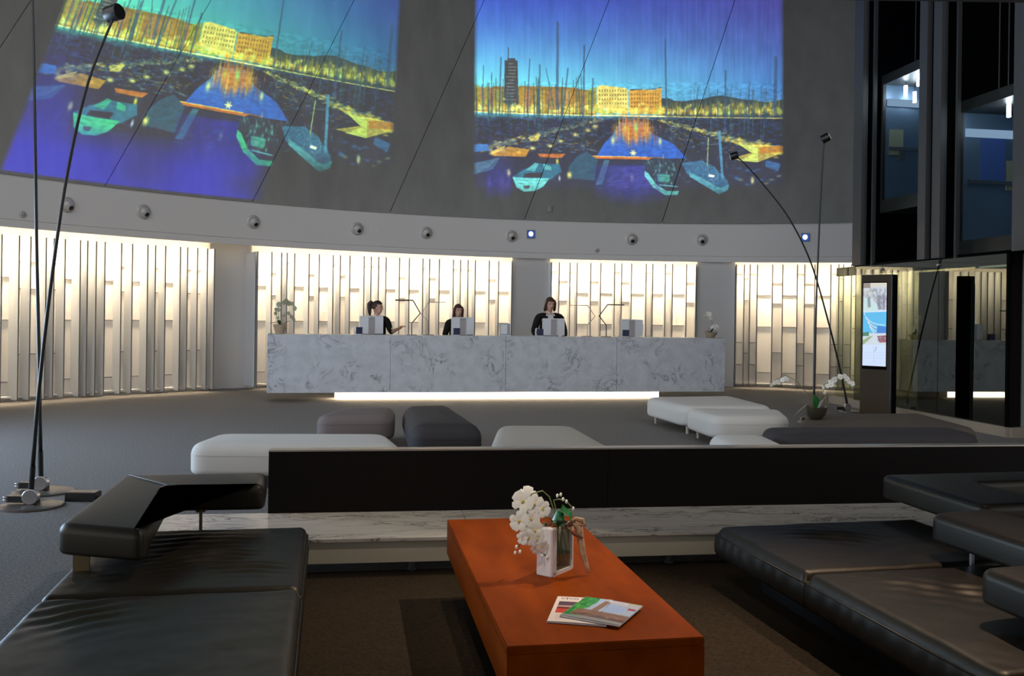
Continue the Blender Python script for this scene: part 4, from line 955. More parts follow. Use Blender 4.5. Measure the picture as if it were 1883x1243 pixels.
    def garment(name, grow, mat, arms_on, cut=None, low=0):
        vv = list(TV); rr = [(a_*grow, b_*grow) for a_, b_ in TR]; ee = [(0, 1), (1, 2), (2, 3), (3, 4)]
        if arms_on:
            for sgn, (el, wr, pd) in zip((-1, 1), arms):
                fin_ = tuple(a_+(b_-a_)*arms_on for a_, b_ in zip(el, wr)); p = 3
                for q, r in zip([(sgn*sw*0.6, .01, 1.42), (sgn*sw*1.02, .01, 1.395), tuple((x+y)/2 for x, y in zip((sgn*sw*1.08, .01, 1.37), el)), el, fin_], (.078, .076, .066, .058, .050)):
                    vv.append(q); rr.append((r*(0.84 if name == 'shirt' else 1), r*(0.84 if name == 'shirt' else 1))); ee.append((p, len(vv)-1)); p = len(vv)-1
        me = skin_mesh([S(v) for v in vv], ee, [(a_*k, b_*k) for a_, b_ in rr], 0, 2, name)
        if cut:
            bm = bmesh.new(); bm.from_mesh(me); bmesh.ops.subdivide_edges(bm, edges=bm.edges[:], cuts=1)
            bmesh.ops.delete(bm, geom=[f for f in bm.faces if cut(f.calc_center_median()/k)], context='FACES'); bm.to_mesh(me); bm.free()
        me.materials.clear(); me.materials.append(MATS[mat]); o = bpy.data.objects.new(name, me); COL.objects.link(o); o.parent = t
        me.polygons.foreach_set('use_smooth', [True]*len(me.polygons)); return o
    garment('shirt', 0.97, 'shirt_white', 0.06)
    garment('jacket', 1.06, 'suit_black', 0.25 if female else 0.93, lambda c: c.y < -0.03 and c.z > 1.12 and abs(c.x) < 0.012+(c.z-1.12)*0.22)
    if collar:
        for sgn in (-1, 1):
            a = MB(); a.prism([(0, 0), (sgn*.055, .02), (sgn*.06, .05), (sgn*.02, .035)], 0, .006)
            o = a.build('collar', 'shirt_white', t); o.matrix_parent_inverse = Matrix(); o.location = S((sgn*.008, -.085, 1.44)); o.rotation_euler = (R(75), 0, 0)
    # trousers and shoes
    vv = [(0, 0, 1.02), (0, 0, .93)]; rr = [(.165, .125), (.17, .13)]; ee = [(0, 1)]
    for sgn in (-1, 1):
        p = 1
        for q, r in zip([(sgn*hw, 0, .86), (sgn*hw, -.005, .68), (sgn*hw, 0, .49), (sgn*hw, .015, .28), (sgn*hw, .02, .09)], (.10, .09, .07, .066, .06)): vv.append(q); rr.append((r, r)); ee.append((p, len(vv)-1)); p = len(vv)-1
    me = skin_mesh([S(v) for v in vv], ee, [(a_*k, b_*k) for a_, b_ in rr], 0, 2, 'trousers'); me.materials.clear(); me.materials.append(MATS['suit_black']); o = bpy.data.objects.new('trousers', me); COL.objects.link(o); o.parent = t
    for sgn in (-1, 1):
        a = MB(); a.rings([[(sgn*hw*k+x*s_*k, (y*s_-.045)*k, z*k) for x, y in [(.045*math.cos(q*math.pi/8), .135*math.sin(q*math.pi/8)) for q in range(16)]] for s_, z in ((1, 0), (1.02, .03), (.85, .06), (.5, .085))]); a.build('shoe', 'lamp_black', t, smooth=True)
    return t
person('woman with a dark ponytail in a black jacket, looking right with one hand raised', DP(1.87, 1.12, 0), DA, 1.76, 'tail', 'hair_dark', (1.15, 0.05),
       [((-.24, -.02, 1.12), (-.17, -.22, 1.10), (.3, -1, 0)), ((.25, -.03, 1.16), (.38, -.14, 1.24), (.8, -.35, .45))], True)
person('woman with long brown hair facing forward, mostly hidden by her computer', DP(3.35, 1.12, 0), DA, 1.72, 'long', 'hair_brown', (0.25, 0.16),
       [((-.25, -.02, 1.12), (-.16, -.24, 1.06), (.3, -1, 0)), ((.24, -.02, 1.12), (.15, -.24, 1.06), (-.3, -1, 0))], True)
person('man in a dark suit and white shirt with chin-length brown hair, looking down', DP(5.10, 1.12, 0), DA, 1.88, 'bob', 'hair_brown', (0.15, 0.2),
       [((-.285, -.0, 1.12), (-.22, -.22, 1.02), (.25, -1, -.1)), ((.28, 0, 1.12), (.22, -.22, 1.02), (-.25, -1, -.1))], False)

# ------------------------------------------------------------------ ottomans beyond the bench
def ottoman(poly, z1, mat, label, group, feet=True, z0=0.11, r=0.10):
    cx = sum(p[0] for p in poly)/len(poly); cy = sum(p[1] for p in poly)/len(poly)
    t = thing('ottoman', label, 'ottoman', (cx, cy, 0), 0, group)
    lp = [(p[0]-cx, p[1]-cy) for p in poly]
    o = lk(pad(lp, z0, z1, r, 0.20, 0.012, 6).build('cushion', mat, smooth=True), t)
    pl = [Vector(p) for p in lp]
    if area2(pl) < 0: pl.reverse()
    a = MB(); a.rings([[(v.x, v.y, z1-r*1.02) for v in inset(roundpoly(pl, 0.20, 6), -0.002)], [(v.x, v.y, z1-r*1.02+0.006) for v in inset(roundpoly(pl, 0.20, 6), -0.002)]]); a.build('piping', mat, o)
    for p in inset(pl, 0.14):
        a = MB(); a.lathe([(0.020, 0), (0.026, z0+0.02)], 10, c=(p.x, p.y, 0)); lk(a.build('foot', 'foot_wood', smooth=True, angle=40), t)
    return t
G1 = 'ottomans on the left beyond the black panel'; G2 = 'ottomans on the right beyond the black panel'
ottoman([(-2.80, 7.95), (-.92, 8.02), (-1.18, 8.88), (-2.77, 8.74)], .385, 'fabric_white', 'large off-white ottoman behind the left end of the black panel', G1)
ottoman([(-2.18, 10.2), (-1.30, 10.35), (-1.42, 11.38), (-2.10, 11.1)], .385, 'fabric_mauve', 'mauve grey ottoman behind the charcoal one, towards the desk', G1)
ottoman([(-1.02, 9.3), (-.26, 9.4), (-.74, 11.5), (-1.33, 11.3)], .41, 'fabric_charcoal', 'charcoal rounded ottoman in the middle, nearest the glowing desk plinth', G1, r=0.15)
ottoman([(-.20, 8.1), (.95, 8.15), (.68, 9.85), (-.14, 9.8)], .37, 'fabric_beige', 'beige ottoman right of the charcoal one, seen over the black panel', G1)
ottoman([(2.22, 12.0), (3.48, 12.15), (3.28, 13.75), (1.92, 13.35)], .375, 'fabric_white', 'off-white ottoman on feet nearest the right end of the desk', G2)
ottoman([(2.36, 10.85), (3.32, 10.95), (3.47, 11.85), (2.22, 11.85)], .375, 'fabric_white', 'off-white ottoman between the farthest white one and the dark brown one', G2)
ottoman([(1.93, 8.2), (2.52, 8.2), (2.50, 9.08), (1.92, 9.08)], .40, 'fabric_white', 'small off-white ottoman just left of the long charcoal one', G2)
ottoman([(2.58, 8.75), (4.62, 9.0), (4.62, 9.70), (2.52, 9.45)], .43, 'fabric_charcoal', 'long charcoal ottoman right behind the black panel on the right', G2)
ottoman([(3.02, 9.85), (5.10, 10.0), (5.15, 11.62), (3.60, 11.32)], .375, 'fabric_brown', 'dark brown ottoman that carries the dark bowl of orchids', G2)
ottoman([(4.60, 7.9), (5.5, 7.9), (5.5, 8.75), (4.58, 8.75)], .37, 'fabric_white', 'off-white ottoman at the right frame edge behind the black panel', G2)

# dark bowl with orchids on the brown ottoman
t = thing('orchid_bowl', 'dark bowl of spindly white orchids on the dark brown ottoman', 'orchid', (3.50, 10.60, .387))
a = MB(); a.lathe([(0.05, 0), (0.07, 0.005), (0.105, 0.05), (0.122, 0.11), (0.126, 0.14), (0.118, 0.14), (0.10, 0.09)], 28); lk(a.build('bowl', 'bowl_dark', smooth=True, angle=50), t)
for pts, m, wd in (([(0, 0, .12), (-.02, -.02, .20), (-.04, -.03, .30)], 'leaf_green', .035), ([(0, 0, .12), (.0, -.03, .22), (.0, -.04, .27)], 'leaf_green', .03), ([(.03, 0, .12), (.06, -.04, .20), (.09, -.05, .25), (.10, -.05, .20)], 'petal', .05),
                   ([(-.04, 0, .13), (-.12, -.03, .16), (-.20, -.05, .10), (-.28, -.06, .03)], 'driftwood', .008), ([(.1, 0, .12), (.15, -.02, .20), (.13, -.03, .26)], 'driftwood', .012), ([(-.02, 0, .13), (-.15, 0, .18), (-.23, 0, .17)], 'driftwood', .006)):
    a = MB(); leafblade(a, pts, wd); lk(a.build('leaf', m, smooth=True), t)
spray(t, [(-.02, 0, .13), (-.10, 0, .30), (-.24, 0, .44), (-.36, 0, .50), (-.46, 0, .45), (-.52, 0, .40)], 0.55, 0.027, 7)
spray(t, [(.02, 0, .13), (.06, 0, .28), (.12, 0, .40), (.22, 0, .50), (.32, 0, .50), (.40, -.01, .42)], 0.45, 0.034, 9)
spray(t, [(.02, 0, .13), (.09, -.02, .26), (.08, -.02, .40), (.17, -.02, .42)], 0.5, 0.030, 4)

# ------------------------------------------------------------------ tall arc lamps
def floor_lamp(label, group, base, path, head_dir, r0=0.016, r1=0.009, transformer=False, br=0.235):
    t = thing('floor_lamp', label, 'floor lamp', (base[0], base[1], 0), 0, group)
    lp = [Vector((p[0]-base[0], p[1]-base[1], p[2])) for p in path]
    # smooth path (Catmull-Rom)
    pts = []
    for i in range(len(lp)-1):
        p0, p1, p2, p3 = lp[max(0, i-1)], lp[i], lp[i+1], lp[min(len(lp)-1, i+2)]
        for q in range(6):
            u = q/6; pts.append(0.5*((2*p1)+(p2-p0)*u+(2*p0-5*p1+4*p2-p3)*u*u+(-p0+3*p1-3*p2+p3)*u**3))
    pts.append(lp[-1]); n = len(pts)
    a = MB(); a.lathe([(br, 0), (br, 0.012), (br-0.02, 0.018)], 40); lk(a.build('base', 'base_metal', smooth=True, angle=30), t)
    b0 = lp[0]
    a = MB(); a.lathe([(0.055, -0.03), (0.06, -0.025), (0.06, 0.025), (0.055, 0.03)], 28, c=(b0.x, b0.y, 0.075), axis=(0.15, -1, 0)); j = lk(a.build('joint', 'satin_metal', smooth=True, angle=40), t)
    a = MB(); a.box((b0.x-0.10, b0.y+0.01, 0.055), (0.16, 0.06, 0.05)); a.box((b0.x, b0.y+0.02, 0.04), (0.10, 0.05, 0.06)); lk(a.build('bracket', 'lamp_black'), t)
    for q in range(2):
        a = MB(); a.tube([(b0.x-0.17, b0.y-0.01, 0.045+q*0.022), (b0.x-0.205, b0.y-0.02, 0.045+q*0.022)], 0.010, 10); lk(a.build('screw', 'satin_metal', smooth=True), t)
    k = 3
    a = MB(); a.tube(pts[:k], r0*1.3, 10); lk(a.build('sleeve', 'lamp_black', smooth=True, angle=50), t)
    a = MB(); a.tube(pts[k-1:], [r0+(r1-r0)*i/(n-k) for i in range(n-k+1)], 10); lk(a.build('pole', 'lamp_black', smooth=True), t)
    d = Vector(head_dir).normalized(); tip = pts[-1]
    a = MB(); a.lathe([(0.058, -0.06), (0.063, -0.055), (0.063, 0.055), (0.060, 0.06)], 24, c=tip+d*0.02, axis=d); hd = lk(a.build('lamp_head', 'lamp_black', smooth=True, angle=40), t)
    a = MB(); a.lathe([(0.056, 0.058), (0.055, 0.063)], 24, c=tip+d*0.02, axis=d); a.build('lamp_face', 'lamp_face', hd)
    return t
GL = 'tall floor lamps with thin arcing poles'
floor_lamp('tall black floor lamp at left leaning right to a boxy head over the projection', GL, (-3.711, 7.174), [(-3.713, 7.174, .11), (-3.66, 7.17, .9), (-3.57, 7.17, 1.8), (-3.46, 7.17, 2.6), (-3.31, 7.17, 3.3), (-3.107, 7.174, 3.84)], (-0.85, .35, -.15))
floor_lamp('tall black floor lamp at the left edge rising straight out of the frame', GL, (-3.90, 7.731), [(-3.92, 7.731, .12), (-3.945, 7.73, 1.0), (-3.98, 7.73, 2.0), (-4.006, 7.73, 2.9), (-4.03, 7.73, 3.7), (-4.05, 7.73, 4.22)], (-.4, -.5, .5))
floor_lamp('tall upright floor lamp at right with its lit head turned up, behind the orchid bowl', GL, (4.47, 13.6), [(4.458, 13.6, .11), (4.465, 13.6, 1.0), (4.475, 13.6, 1.8), (4.50, 13.6, 2.8), (4.528, 13.6, 3.6), (4.555, 13.6, 4.18)], (.85, -.25, .45))
floor_lamp('tall floor lamp at right curving far left to a small dark head', GL, (5.60, 15.29), [(5.566, 15.286, .1), (5.439, 15.286, .691), (5.202, 15.286, 1.587), (4.919, 15.286, 2.482), (4.55, 15.286, 3.196), (4.092, 15.286, 3.774), (3.773, 15.286, 4.112), (3.66, 15.286, 4.21)], (-1, .45, -.25), br=0.18)
# transformer box and bundled cable beside the left lamps
t = thing('lamp_transformer', 'black transformer box with bundled cable on the floor by the left lamps', 'transformer', (-3.42, 7.42, 0))
a = MB(); a.box((0, 0, 0.035), (0.24, 0.12, 0.07)); lk(a.build('box', 'lamp_black'), t)
a = MB(); a.box((0, 0, 0.072), (0.23, 0.11, 0.006)); lk(a.build('lid', 'base_metal'), t)
rg = random.Random(2); a = MB()
for q in range(6): a.tube([(0.12, rg.uniform(-.03, .03), .02)]+[(0.12+u*0.07, rg.uniform(-.06, .06), rg.uniform(.012, .06)) for u in range(1, 5)], 0.006, 5)
lk(a.build('cable', 'lamp_black', smooth=True), t)

# ------------------------------------------------------------------ marble bench with black back panel
BA = R(8.3); BO = (-1.155, 5.328, 0)
t = thing('bench', 'long low marble bench with a tall black back panel', 'bench', BO, BA)
XS = [-1.05, 0.95, 2.95, 5.3]
for x0, x1 in zip(XS, XS[1:]):
    a = MB(); a.box(((x0+x1)/2, 0.36, 0.221), (x1-x0-0.004, 0.74, 0.018)); lk(a.build('marble_slab', 'bench_marble'), t)
a = MB(); a.box((2.125, 0.05, 0.145), (6.33, 0.04, 0.132)); lk(a.build('front_panel', 'cream_panel'), t)
a = MB(); a.box((2.125, 0.40, 0.16), (6.30, 0.66, 0.10)); lk(a.build('frame', 'black_base'), t)
for x in (-0.8, 0.6, 2.2, 3.8, 5.1):
    for y in (0.14, 0.62):
        a = MB(); a.lathe([(0.028, 0), (0.028, 0.008), (0.018, 0.012), (0.018, 0.115)], 12, c=(x, y, 0)); lk(a.build('foot', 'satin_metal', smooth=True, angle=40), t)
px0, px1, px2 = -0.31, 1.95, 6.0
for x0, x1 in ((px0, px1), (px1, px2)):
    a = MB(); a.box(((x0+x1)/2, 0.765, 0.36), (x1-x0-0.003, 0.10, 0.54)); lk(a.build('back_panel', 'black_panel'), t)
a = MB(); a.box(((px0+px2)/2, 0.765, 0.635), (px2-px0, 0.104, 0.010)); lk(a.build('top_edge', 'edge_lit'), t)  # pale strip: light on the black panel's top, put into the colour

# ------------------------------------------------------------------ coffee table, vase, magazines
t = thing('coffee_table', 'long low orange-brown wooden coffee table in the middle', 'coffee table', (.177, 4.112, 0), R(10))
a = MB(); a.box((0, 0, .415), (.70, 1.92, .03)); bmesh.ops.bevel(a.bm, geom=a.bm.edges[:], offset=.003, segments=2, affect='EDGES'); lk(a.build('tabletop', 'table_wood'), t)
for y in (-.948, .948):
    a = MB(); a.box((0, y, .325), (.70, .024, .15)); lk(a.build('end_panel', 'table_wood'), t)
for x in (-.338, .338):
    a = MB(); a.box((x, 0, .325), (.024, 1.872, .15)); lk(a.build('side_panel', 'table_wood'), t)
a = MB(); a.box((0, 0, .12), (.46, 1.6, .24)); lk(a.build('plinth', 'black_base'), t)
a = MB(); a.box((0, 0, .256), (.65, 1.86, .012)); lk(a.build('bottom_board', 'black_base'), t)

VA = math.atan2(.149, .105)   # long axis of the vase
t = thing('orchid_vase', 'white ceramic slab vase of white orchids and driftwood on the coffee table', 'flower vase', (.203, 4.018, .43), VA)
VL, VW, VH = .182, .078, .205
for x in (-VL/2+.022, VL/2-.010):
    a = MB(); wdt = .044 if x < 0 else .020; a.box((x, 0, VH/2), (wdt, VW, VH)); bmesh.ops.bevel(a.bm, geom=a.bm.edges[:], offset=.004, segments=2, affect='EDGES'); lk(a.build('ceramic_end', 'white_ceramic', smooth=True, angle=40), t)
a = MB(); a.box((0, 0, .008), (VL-.03, VW, .016)); lk(a.build('ceramic_bottom', 'white_ceramic'), t)
a = MB(); a.box((.012, -VW/2+.003, VH/2), (VL-.066, .004, VH-.01)); lk(a.build('glass_pane', 'clear_glass'), t)
a = MB(); a.box((.0, VW/2-.005, VH/2), (VL-.03, .010, VH)); lk(a.build('ceramic_back', 'white_ceramic'), t)
a = MB(); a.box((.012, 0, .05), (VL-.07, VW-.016, .066)); lk(a.build('water', 'water'), t)
a = MB()
for q in range(9):
    x = -.03+q*.011; a.tube([(x+rng.uniform(-.01, .01), rng.uniform(-.02, .02), .03), (x, rng.uniform(-.02, .02), .11), (x+rng.uniform(-.01, .01), rng.uniform(-.02, .02), .22)], .0022, 5)
lk(a.build('stems', 'stem_green'), t)
a = MB(); rq = random.Random(8)
for q in range(26): a.box((rq.uniform(-.06, .05), rq.uniform(-.03, .03), VH+rq.uniform(-.005, .016)), (rq.uniform(.015, .035), rq.uniform(.006, .014), .008), rq.uniform(0, 3))
b_ = lk(a.build('bark_chips', 'bark'), t); b_['kind'] = 'stuff'
# flowers: picture offsets (m to the right, m up) turned into the vase frame
def vf(r_, u, d=0.0):   # right, up, toward the back of the room
    c, s = math.cos(VA), math.sin(VA); return Vector((r_*c+d*s, -r_*s+d*c, u))
def stem(name, pts, r_=.003, mat='stem_green'):
    a = MB(); a.tube(pts, r_, 6); return lk(a.build(name, mat, smooth=True), t)
stem('flower_stem', [vf(0, .19), vf(-.01, .27), vf(-.03, .325), vf(-.06, .35), vf(-.10, .345, -.03), vf(-.14, .33, -.05)])
stem('flower_stem', [vf(0, .2), vf(-.03, .24, -.03), vf(-.08, .25, -.05), vf(-.13, .22, -.06), vf(-.15, .16, -.07), vf(-.16, .12, -.07)])
stem('flower_stem', [vf(-.02, .2), vf(-.05, .22, -.05), vf(-.09, .20, -.08), vf(-.10, .15, -.09), vf(-.07, .11, -.09), vf(-.04, .085, -.08)])
stem('flower_stem', [vf(.01, .19), vf(.0, .27), vf(-.01, .31), vf(.01, .315), vf(.04, .31), vf(.06, .29), vf(.08, .27)])
for r_, u, d, sz, nx, nz in ((-.145, .315, -.06, .052, -.3, .25), (-.125, .335, -.03, .044, .2, .6), (-.095, .305, -.06, .044, .15, .3), (-.062, .285, -.06, .040, .4, .2), (-.160, .235, -.08, .046, -.35, .1), (-.135, .225, -.05, .042, -.1, .4),
                                (-.110, .245, -.08, .040, .1, .1), (-.095, .20, -.09, .042, .2, .0), (-.12, .17, -.10, .036, -.3, -.2), (-.085, .165, -.10, .034, .3, -.1), (-.145, .165, -.09, .030, -.6, -.1), (-.06, .135, -.10, .030, .4, -.2), (-.085, .125, -.10, .028, -.1, -.4)):
    blossom(t, vf(r_, u, d), vf(nx, nz, -1)-vf(0, 0), sz, rng)
for r_, u, d in ((-.17, .125, -.08), (-.155, .105, -.08), (-.175, .10, -.08), (-.04, .085, -.09), (-.06, .095, -.10), (-.02, .08, -.08), (.005, .33, 0), (.02, .335, 0), (.03, .315, 0), (.045, .305, 0), (.075, .275, 0)):
    a = MB(); a.ball(vf(r_, u, d), (.006, .006, .009), 8, 6); lk(a.build('bud', 'petal', smooth=True), t)
a = MB(); leafblade(a, [vf(-.01, .215, -.03), vf(.01, .25, -.05), vf(.03, .272, -.05), vf(.055, .255, -.05), vf(.06, .225, -.06)], .052, up=(0.3, -.6, .6)); lk(a.build('leaf', 'leaf_green', smooth=True), t)
a = MB(); leafblade(a, [vf(.0, .22, -.05), vf(.03, .225, -.07), vf(.045, .19, -.08), vf(.052, .14, -.08)], .026, up=(0.4, -.8, .2)); lk(a.build('leaf', 'leaf_dark', smooth=True), t)
stem('driftwood', [vf(.03, .19, 0), vf(.075, .215, -.01), vf(.10, .20, -.02), vf(.105, .16, -.03), vf(.115, .10, -.04), vf(.135, .03, -.05), vf(.143, .012, -.05)], [.008, .014, .017, .016, .013, .010, .003], 'driftwood')
stem('driftwood', [vf(.05, .21, -.02), vf(.085, .235, -.02), vf(.115, .23, -.03), vf(.125, .21, -.03), vf(.10, .215, -.03)], [.006, .010, .012, .008, .006], 'driftwood')
stem('driftwood', [vf(.045, .20, -.04), vf(.08, .175, -.05), vf(.115, .16, -.05)], [.006, .008, .004], 'bark')

FONT = {'V': ['10001', '10001', '10001', '01010', '01010', '00100', '00100'], 'I': ['111', '010', '010', '010', '010', '010', '111'], 'A': ['00100', '01010', '10001', '10001', '11111', '10001', '10001'], 'H': ['10001', '10001', '10001', '11111', '10001', '10001', '10001']}
def word(c, txt, x, y, s, col):
    for ch in txt:
        g = FONT[ch]
        for j, row in enumerate(g):
            for i, q in enumerate(row):
                if q == '1': c.poly([(x+i*s, y+j*s), (x+(i+1)*s, y+j*s), (x+(i+1)*s, y+(j+1)*s), (x+i*s, y+(j+1)*s)], col)
        x += (len(g[0])+1)*s
    return x
def cover_a():
    c = Canvas(0, 0, 215, 300, 2, 9); c.a[:] = np.array((240, 222, 214))/255.
    x = word(c, 'VIVA', 16, 12, 3.2, (60, 50, 50)); c.poly([(96, 10), (116, 10), (116, 36), (96, 36)], (30, 26, 30)); word(c, 'H', 122, 14, 2.6, (70, 60, 60))
    c.poly([(14, 62), (202, 62), (202, 200), (14, 200)], (120, 40, 40)); c.poly([(14, 62), (202, 62), (202, 104), (14, 112)], (96, 70, 84)); c.poly([(14, 112), (110, 106), (120, 130), (14, 128)], (206, 170, 160)); c.poly([(14, 150), (60, 148), (62, 200), (14, 200)], (214, 66, 44)); c.poly([(64, 140), (140, 134), (140, 200), (64, 200)], (74, 58, 30))
    for i in range(5): c.line((20, 222+i*12), (140-i*12, 222+i*12), 2, (180, 160, 150))
    return c.a
def cover_b():
    c = Canvas(0, 0, 230, 260, 2, 3); c.a[:] = np.array((150, 140, 136))/255.
    c.poly([(0, 0), (230, 0), (230, 150), (0, 150)], (176, 196, 222)); c.poly([(120, 0), (230, 0), (230, 60), (120, 40)], (190, 190, 200))
    c.poly([(0, 0), (60, 0), (66, 60), (50, 150), (30, 250), (0, 260)], (40, 150, 60))
    for i in range(160): c.blob((c.rng.rand()*58, c.rng.rand()*240), 5, 7, (90, 200, 60) if c.rng.rand() < .5 else (24, 110, 54), .7)
    c.poly([(88, 20), (112, 20), (104, 160), (78, 160)], (150, 112, 84)); c.line((112, 16), (122, 160), 2, (80, 70, 70))
    c.poly([(120, 50), (190, 56), (196, 130), (118, 140)], (168, 190, 230)); c.line((190, 40), (206, 120), 3, (200, 180, 100)); c.line((206, 120), (180, 170), 3, (200, 180, 100)); c.poly([(196, 60), (226, 62), (226, 84), (196, 84)], (170, 60, 64))
    c.poly([(30, 150), (230, 160), (230, 230), (20, 225)], (140, 100, 76)); c.poly([(40, 196), (230, 206), (230, 232), (24, 224)], (104, 74, 56))
    for i in range(60): c.blob((40+c.rng.rand()*180, 165+c.rng.rand()*55), 6, 4, (190, 140, 80) if c.rng.rand() < .5 else (96, 84, 80), .6)
    c.poly([(104, 6), (176, 12), (176, 32), (104, 28)], (226, 220, 222)); c.line((112, 18), (168, 22), 4, (120, 120, 130)); c.poly([(176, 2), (228, 4), (228, 12), (176, 12)], (170, 190, 70))
    c.poly([(0, 236), (230, 240), (230, 260), (0, 260)], (150, 150, 146)); return c.a
picture('cover_one', image('cover_one_image', cover_a())); picture('cover_two', image('cover_two_image', cover_b()))
def magazine(label, loc, rz, wd, ht, th, mat):
    t = thing('magazine', label, 'magazine', loc, rz, 'magazines on the coffee table')
    a = MB(); a.box((0, 0, th/2), (wd-.003, ht-.003, th-.001)); lk(a.build('pages', 'paper'), t)
    me = bpy.data.meshes.new('cover'); n = 8; vs = []; fs = []
    for j in range(2):
        for i in range(n+1): vs.append((wd*(i/n-.5), ht*(j-.5), th+.0008+.0015*math.sin(math.pi*i/n)))
    for i in range(n): fs.append((i, i+1, n+2+i, n+1+i))
    me.from_pydata(vs, [], fs); uv = me.uv_layers.new()
    for p in me.polygons:
        for li in p.loop_indices:
            v = me.vertices[me.loops[li].vertex_index].co; uv.data[li].uv = (v.x/wd+.5, v.y/ht+.5)
    me.materials.append(MATS[mat]); o = bpy.data.objects.new('cover', me); COL.objects.link(o); o.parent = t
    a = MB(); a.box((-wd/2, 0, th/2), (.003, ht, th)); lk(a.build('spine', 'paper'), t)
magazine('white magazine with red pictures lying under the other one', (.276, 3.478, .4305), R(-10.3), .215, .300, .006, 'cover_one')
magazine('magazine with a green and blue picture cover lying on top', (.352, 3.452, .4392), R(-27), .232, .252, .006, 'cover_two')

# ------------------------------------------------------------------ black leather sofas
SA = R(11.2)
def seam(seat, lx, ly, z):
    x, y = lx/2+.004, ly/2+.004; pl = roundpoly([Vector(p) for p in ((-x, -y), (x, -y), (x, y), (-x, y))], .03, 4)
    a = MB(); a.tube([(p.x, p.y, z) for p in pl+pl[:1]], .0045, 6); a.build('seam', 'black_leather', seat, smooth=True)
t = thing('leather_sofa', 'black leather sofa at left with a raised L-shaped backrest', 'sofa', (-1.129, 5.175, 0), SA)
wr1 = [(.10, -.03, .17, .13, .016, 80, 0.05), (.25, -.25, .22, .14, .007, 80, -.05), (-.1, .3, .3, .2, .003, 60, .1)]
wr2 = [(-.30, .38, .18, .25, .008, 60, .5), (.1, .1, .5, .4, .0015, 30, .2)]
a = cushion(1.06, 1.17, .17, .35, .045, wr1, 110, 120, 1); seam(lk(a.build('seat', 'black_leather', smooth=True, loc=(-.53, -.60, 0)), t), 1.06, 1.17, .30)
a = cushion(1.06, 1.22, .17, .35, .045, wr2, 80, 80, 5); seam(lk(a.build('seat', 'black_leather', smooth=True, loc=(-.53, -1.80, 0)), t), 1.06, 1.22, .30)
a = MB(); a.box((-.53, -1.22, .09), (.80, 2.1, .16)); lk(a.build('base', 'black_base'), t)
bk = lk(pad([(-1.089, -.814), (-.684, -1.0), (-.745, .055), (-.235, .03), (-.250, .470), (-1.064, .470)], .432, .572, .045, .06, 0, 6).build('backrest', 'black_leather', smooth=True), t)
a = MB(); a.tube([(-1.03, .44, .5735), (-.90, .26, .575), (-.76, .09, .5725)], .0035, 6); a.build('seam', 'black_leather', bk)
a = MB(); a.box((-.985, -.80, .30), (.07, .012, .27)); a.box((-.93, -.80, .16), (.16, .012, .02)); lk(a.build('bracket', 'brass'), t)
a = MB(); a.box((-.575, .035, .30), (.016, .016, .29)); a.box((-.575, .09, .437), (.05, .16, .008)); lk(a.build('bracket', 'brass'), t)
a = MB(); a.box((-.95, -.2, .15), (.05, 1.3, .02)); lk(a.build('rail', 'black_base'), t)

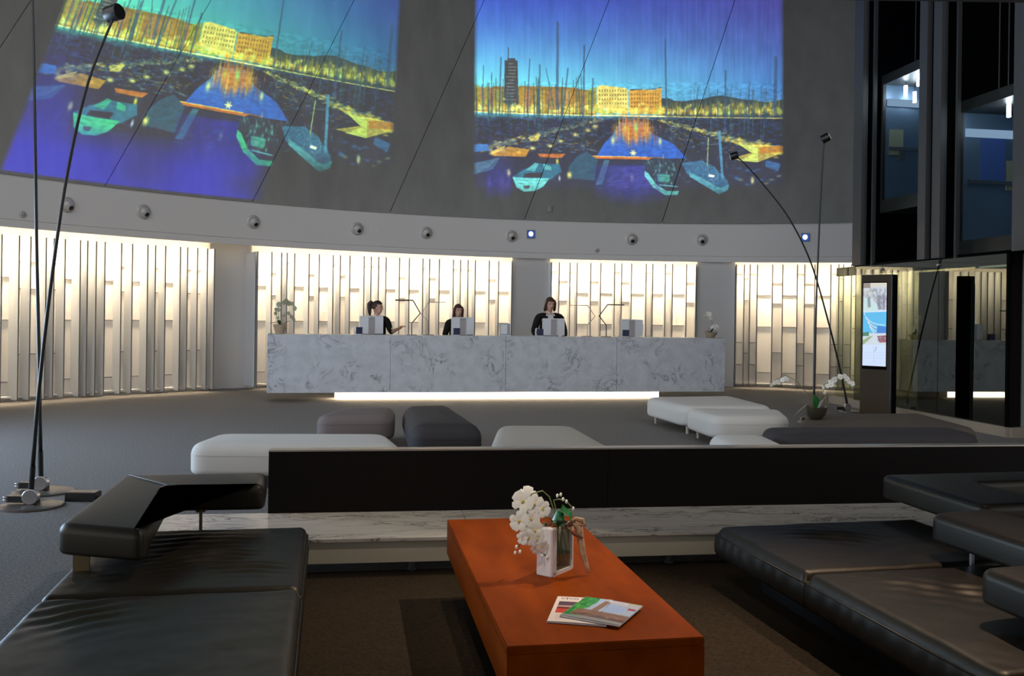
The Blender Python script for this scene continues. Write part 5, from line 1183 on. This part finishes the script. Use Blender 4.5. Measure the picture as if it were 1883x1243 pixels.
RA = R(12.5); RO = Vector((1.186, 5.30))
def rl(x, y):   # world point into the right sofa's own frame
    d = Vector((x, y))-RO; c, s = math.cos(RA), math.sin(RA); return (d.x*c+d.y*s, -d.x*s+d.y*c)
t = thing('leather_sofa', 'black leather sofa at right with two long seats and bluish sides', 'sofa', (RO.x, RO.y, 0), RA)
wr3 = [(-.12, .12, .22, .16, .010, 60, -.5), (.2, -.1, .3, .2, .0025, 40, .2)]
wr4 = [(-.22, .30, .30, .18, .007, 58, -.75), (.12, .12, .34, .16, .007, 60, -.35), (-.1, -.2, .3, .3, .002, 30, .3)]
a = cushion(1.28, .96, .17, .35, .045, wr3, 110, 90, 11); seam(lk(a.build('seat', 'black_leather', smooth=True, loc=(.64, -.485, 0)), t), 1.28, .96, .30)
a = cushion(1.28, 1.26, .17, .35, .045, wr4, 120, 120, 17); seam(lk(a.build('seat', 'black_leather', smooth=True, loc=(.64, -1.61, 0)), t), 1.28, 1.26, .30)
a = MB(); a.box((.68, -1.12, .09), (.96, 1.9, .16)); lk(a.build('base', 'black_base'), t)
lk(pad([rl(2.125, 4.68), rl(2.50, 4.83), rl(2.74, 3.92), rl(2.33, 3.84)], .432, .572, .04, .06, 0, 6).build('backrest', 'black_leather', smooth=True), t)
lk(pad([rl(1.859, 3.668), rl(2.33, 3.80), rl(2.60, 2.60), rl(2.12, 2.50)], .432, .572, .04, .06, 0, 6).build('backrest', 'black_leather', smooth=True), t)
for q in ((2.28, 4.55), (2.48, 4.15), (2.12, 3.50), (2.28, 2.95)):
    x, y = rl(*q); a = MB(); a.box((x, y, .385), (.016, .016, .10)); lk(a.build('bracket', 'satin_metal'), t)
t = thing('leather_sofa', 'black leather sofa at the right frame edge, its L-shaped backrest over the bench', 'sofa', (3.3, 5.2, 0), RA)
def r3(x, y): d = Vector((x-3.3, y-5.2)); c, s = math.cos(RA), math.sin(RA); return (d.x*c+d.y*s, -d.x*s+d.y*c)
lk(pad([r3(2.326, 5.81), r3(2.50, 4.88), r3(2.98, 4.98), r3(2.82, 5.58), r3(4.1, 5.84), r3(4.05, 6.18), r3(2.9, 5.93)], .432, .572, .04, .06, 0, 6).build('backrest', 'black_leather', smooth=True), t)
a = cushion(1.1, .82, .17, .35, .045, [], 50, 50, 23); lk(a.build('seat', 'black_leather', smooth=True, loc=(*r3(3.40, 5.12), 0)), t)
a = MB(); a.box((*r3(3.40, 5.12), .09), (.8, .55, .16)); lk(a.build('base', 'black_base'), t)
for q in ((2.90, 5.10), (3.3, 5.50)):
    x, y = r3(*q); a = MB(); a.box((x, y, .385), (.016, .016, .10)); a.box((x, y+.12, .437), (.04, .26, .008)); lk(a.build('bracket', 'satin_metal'), t)
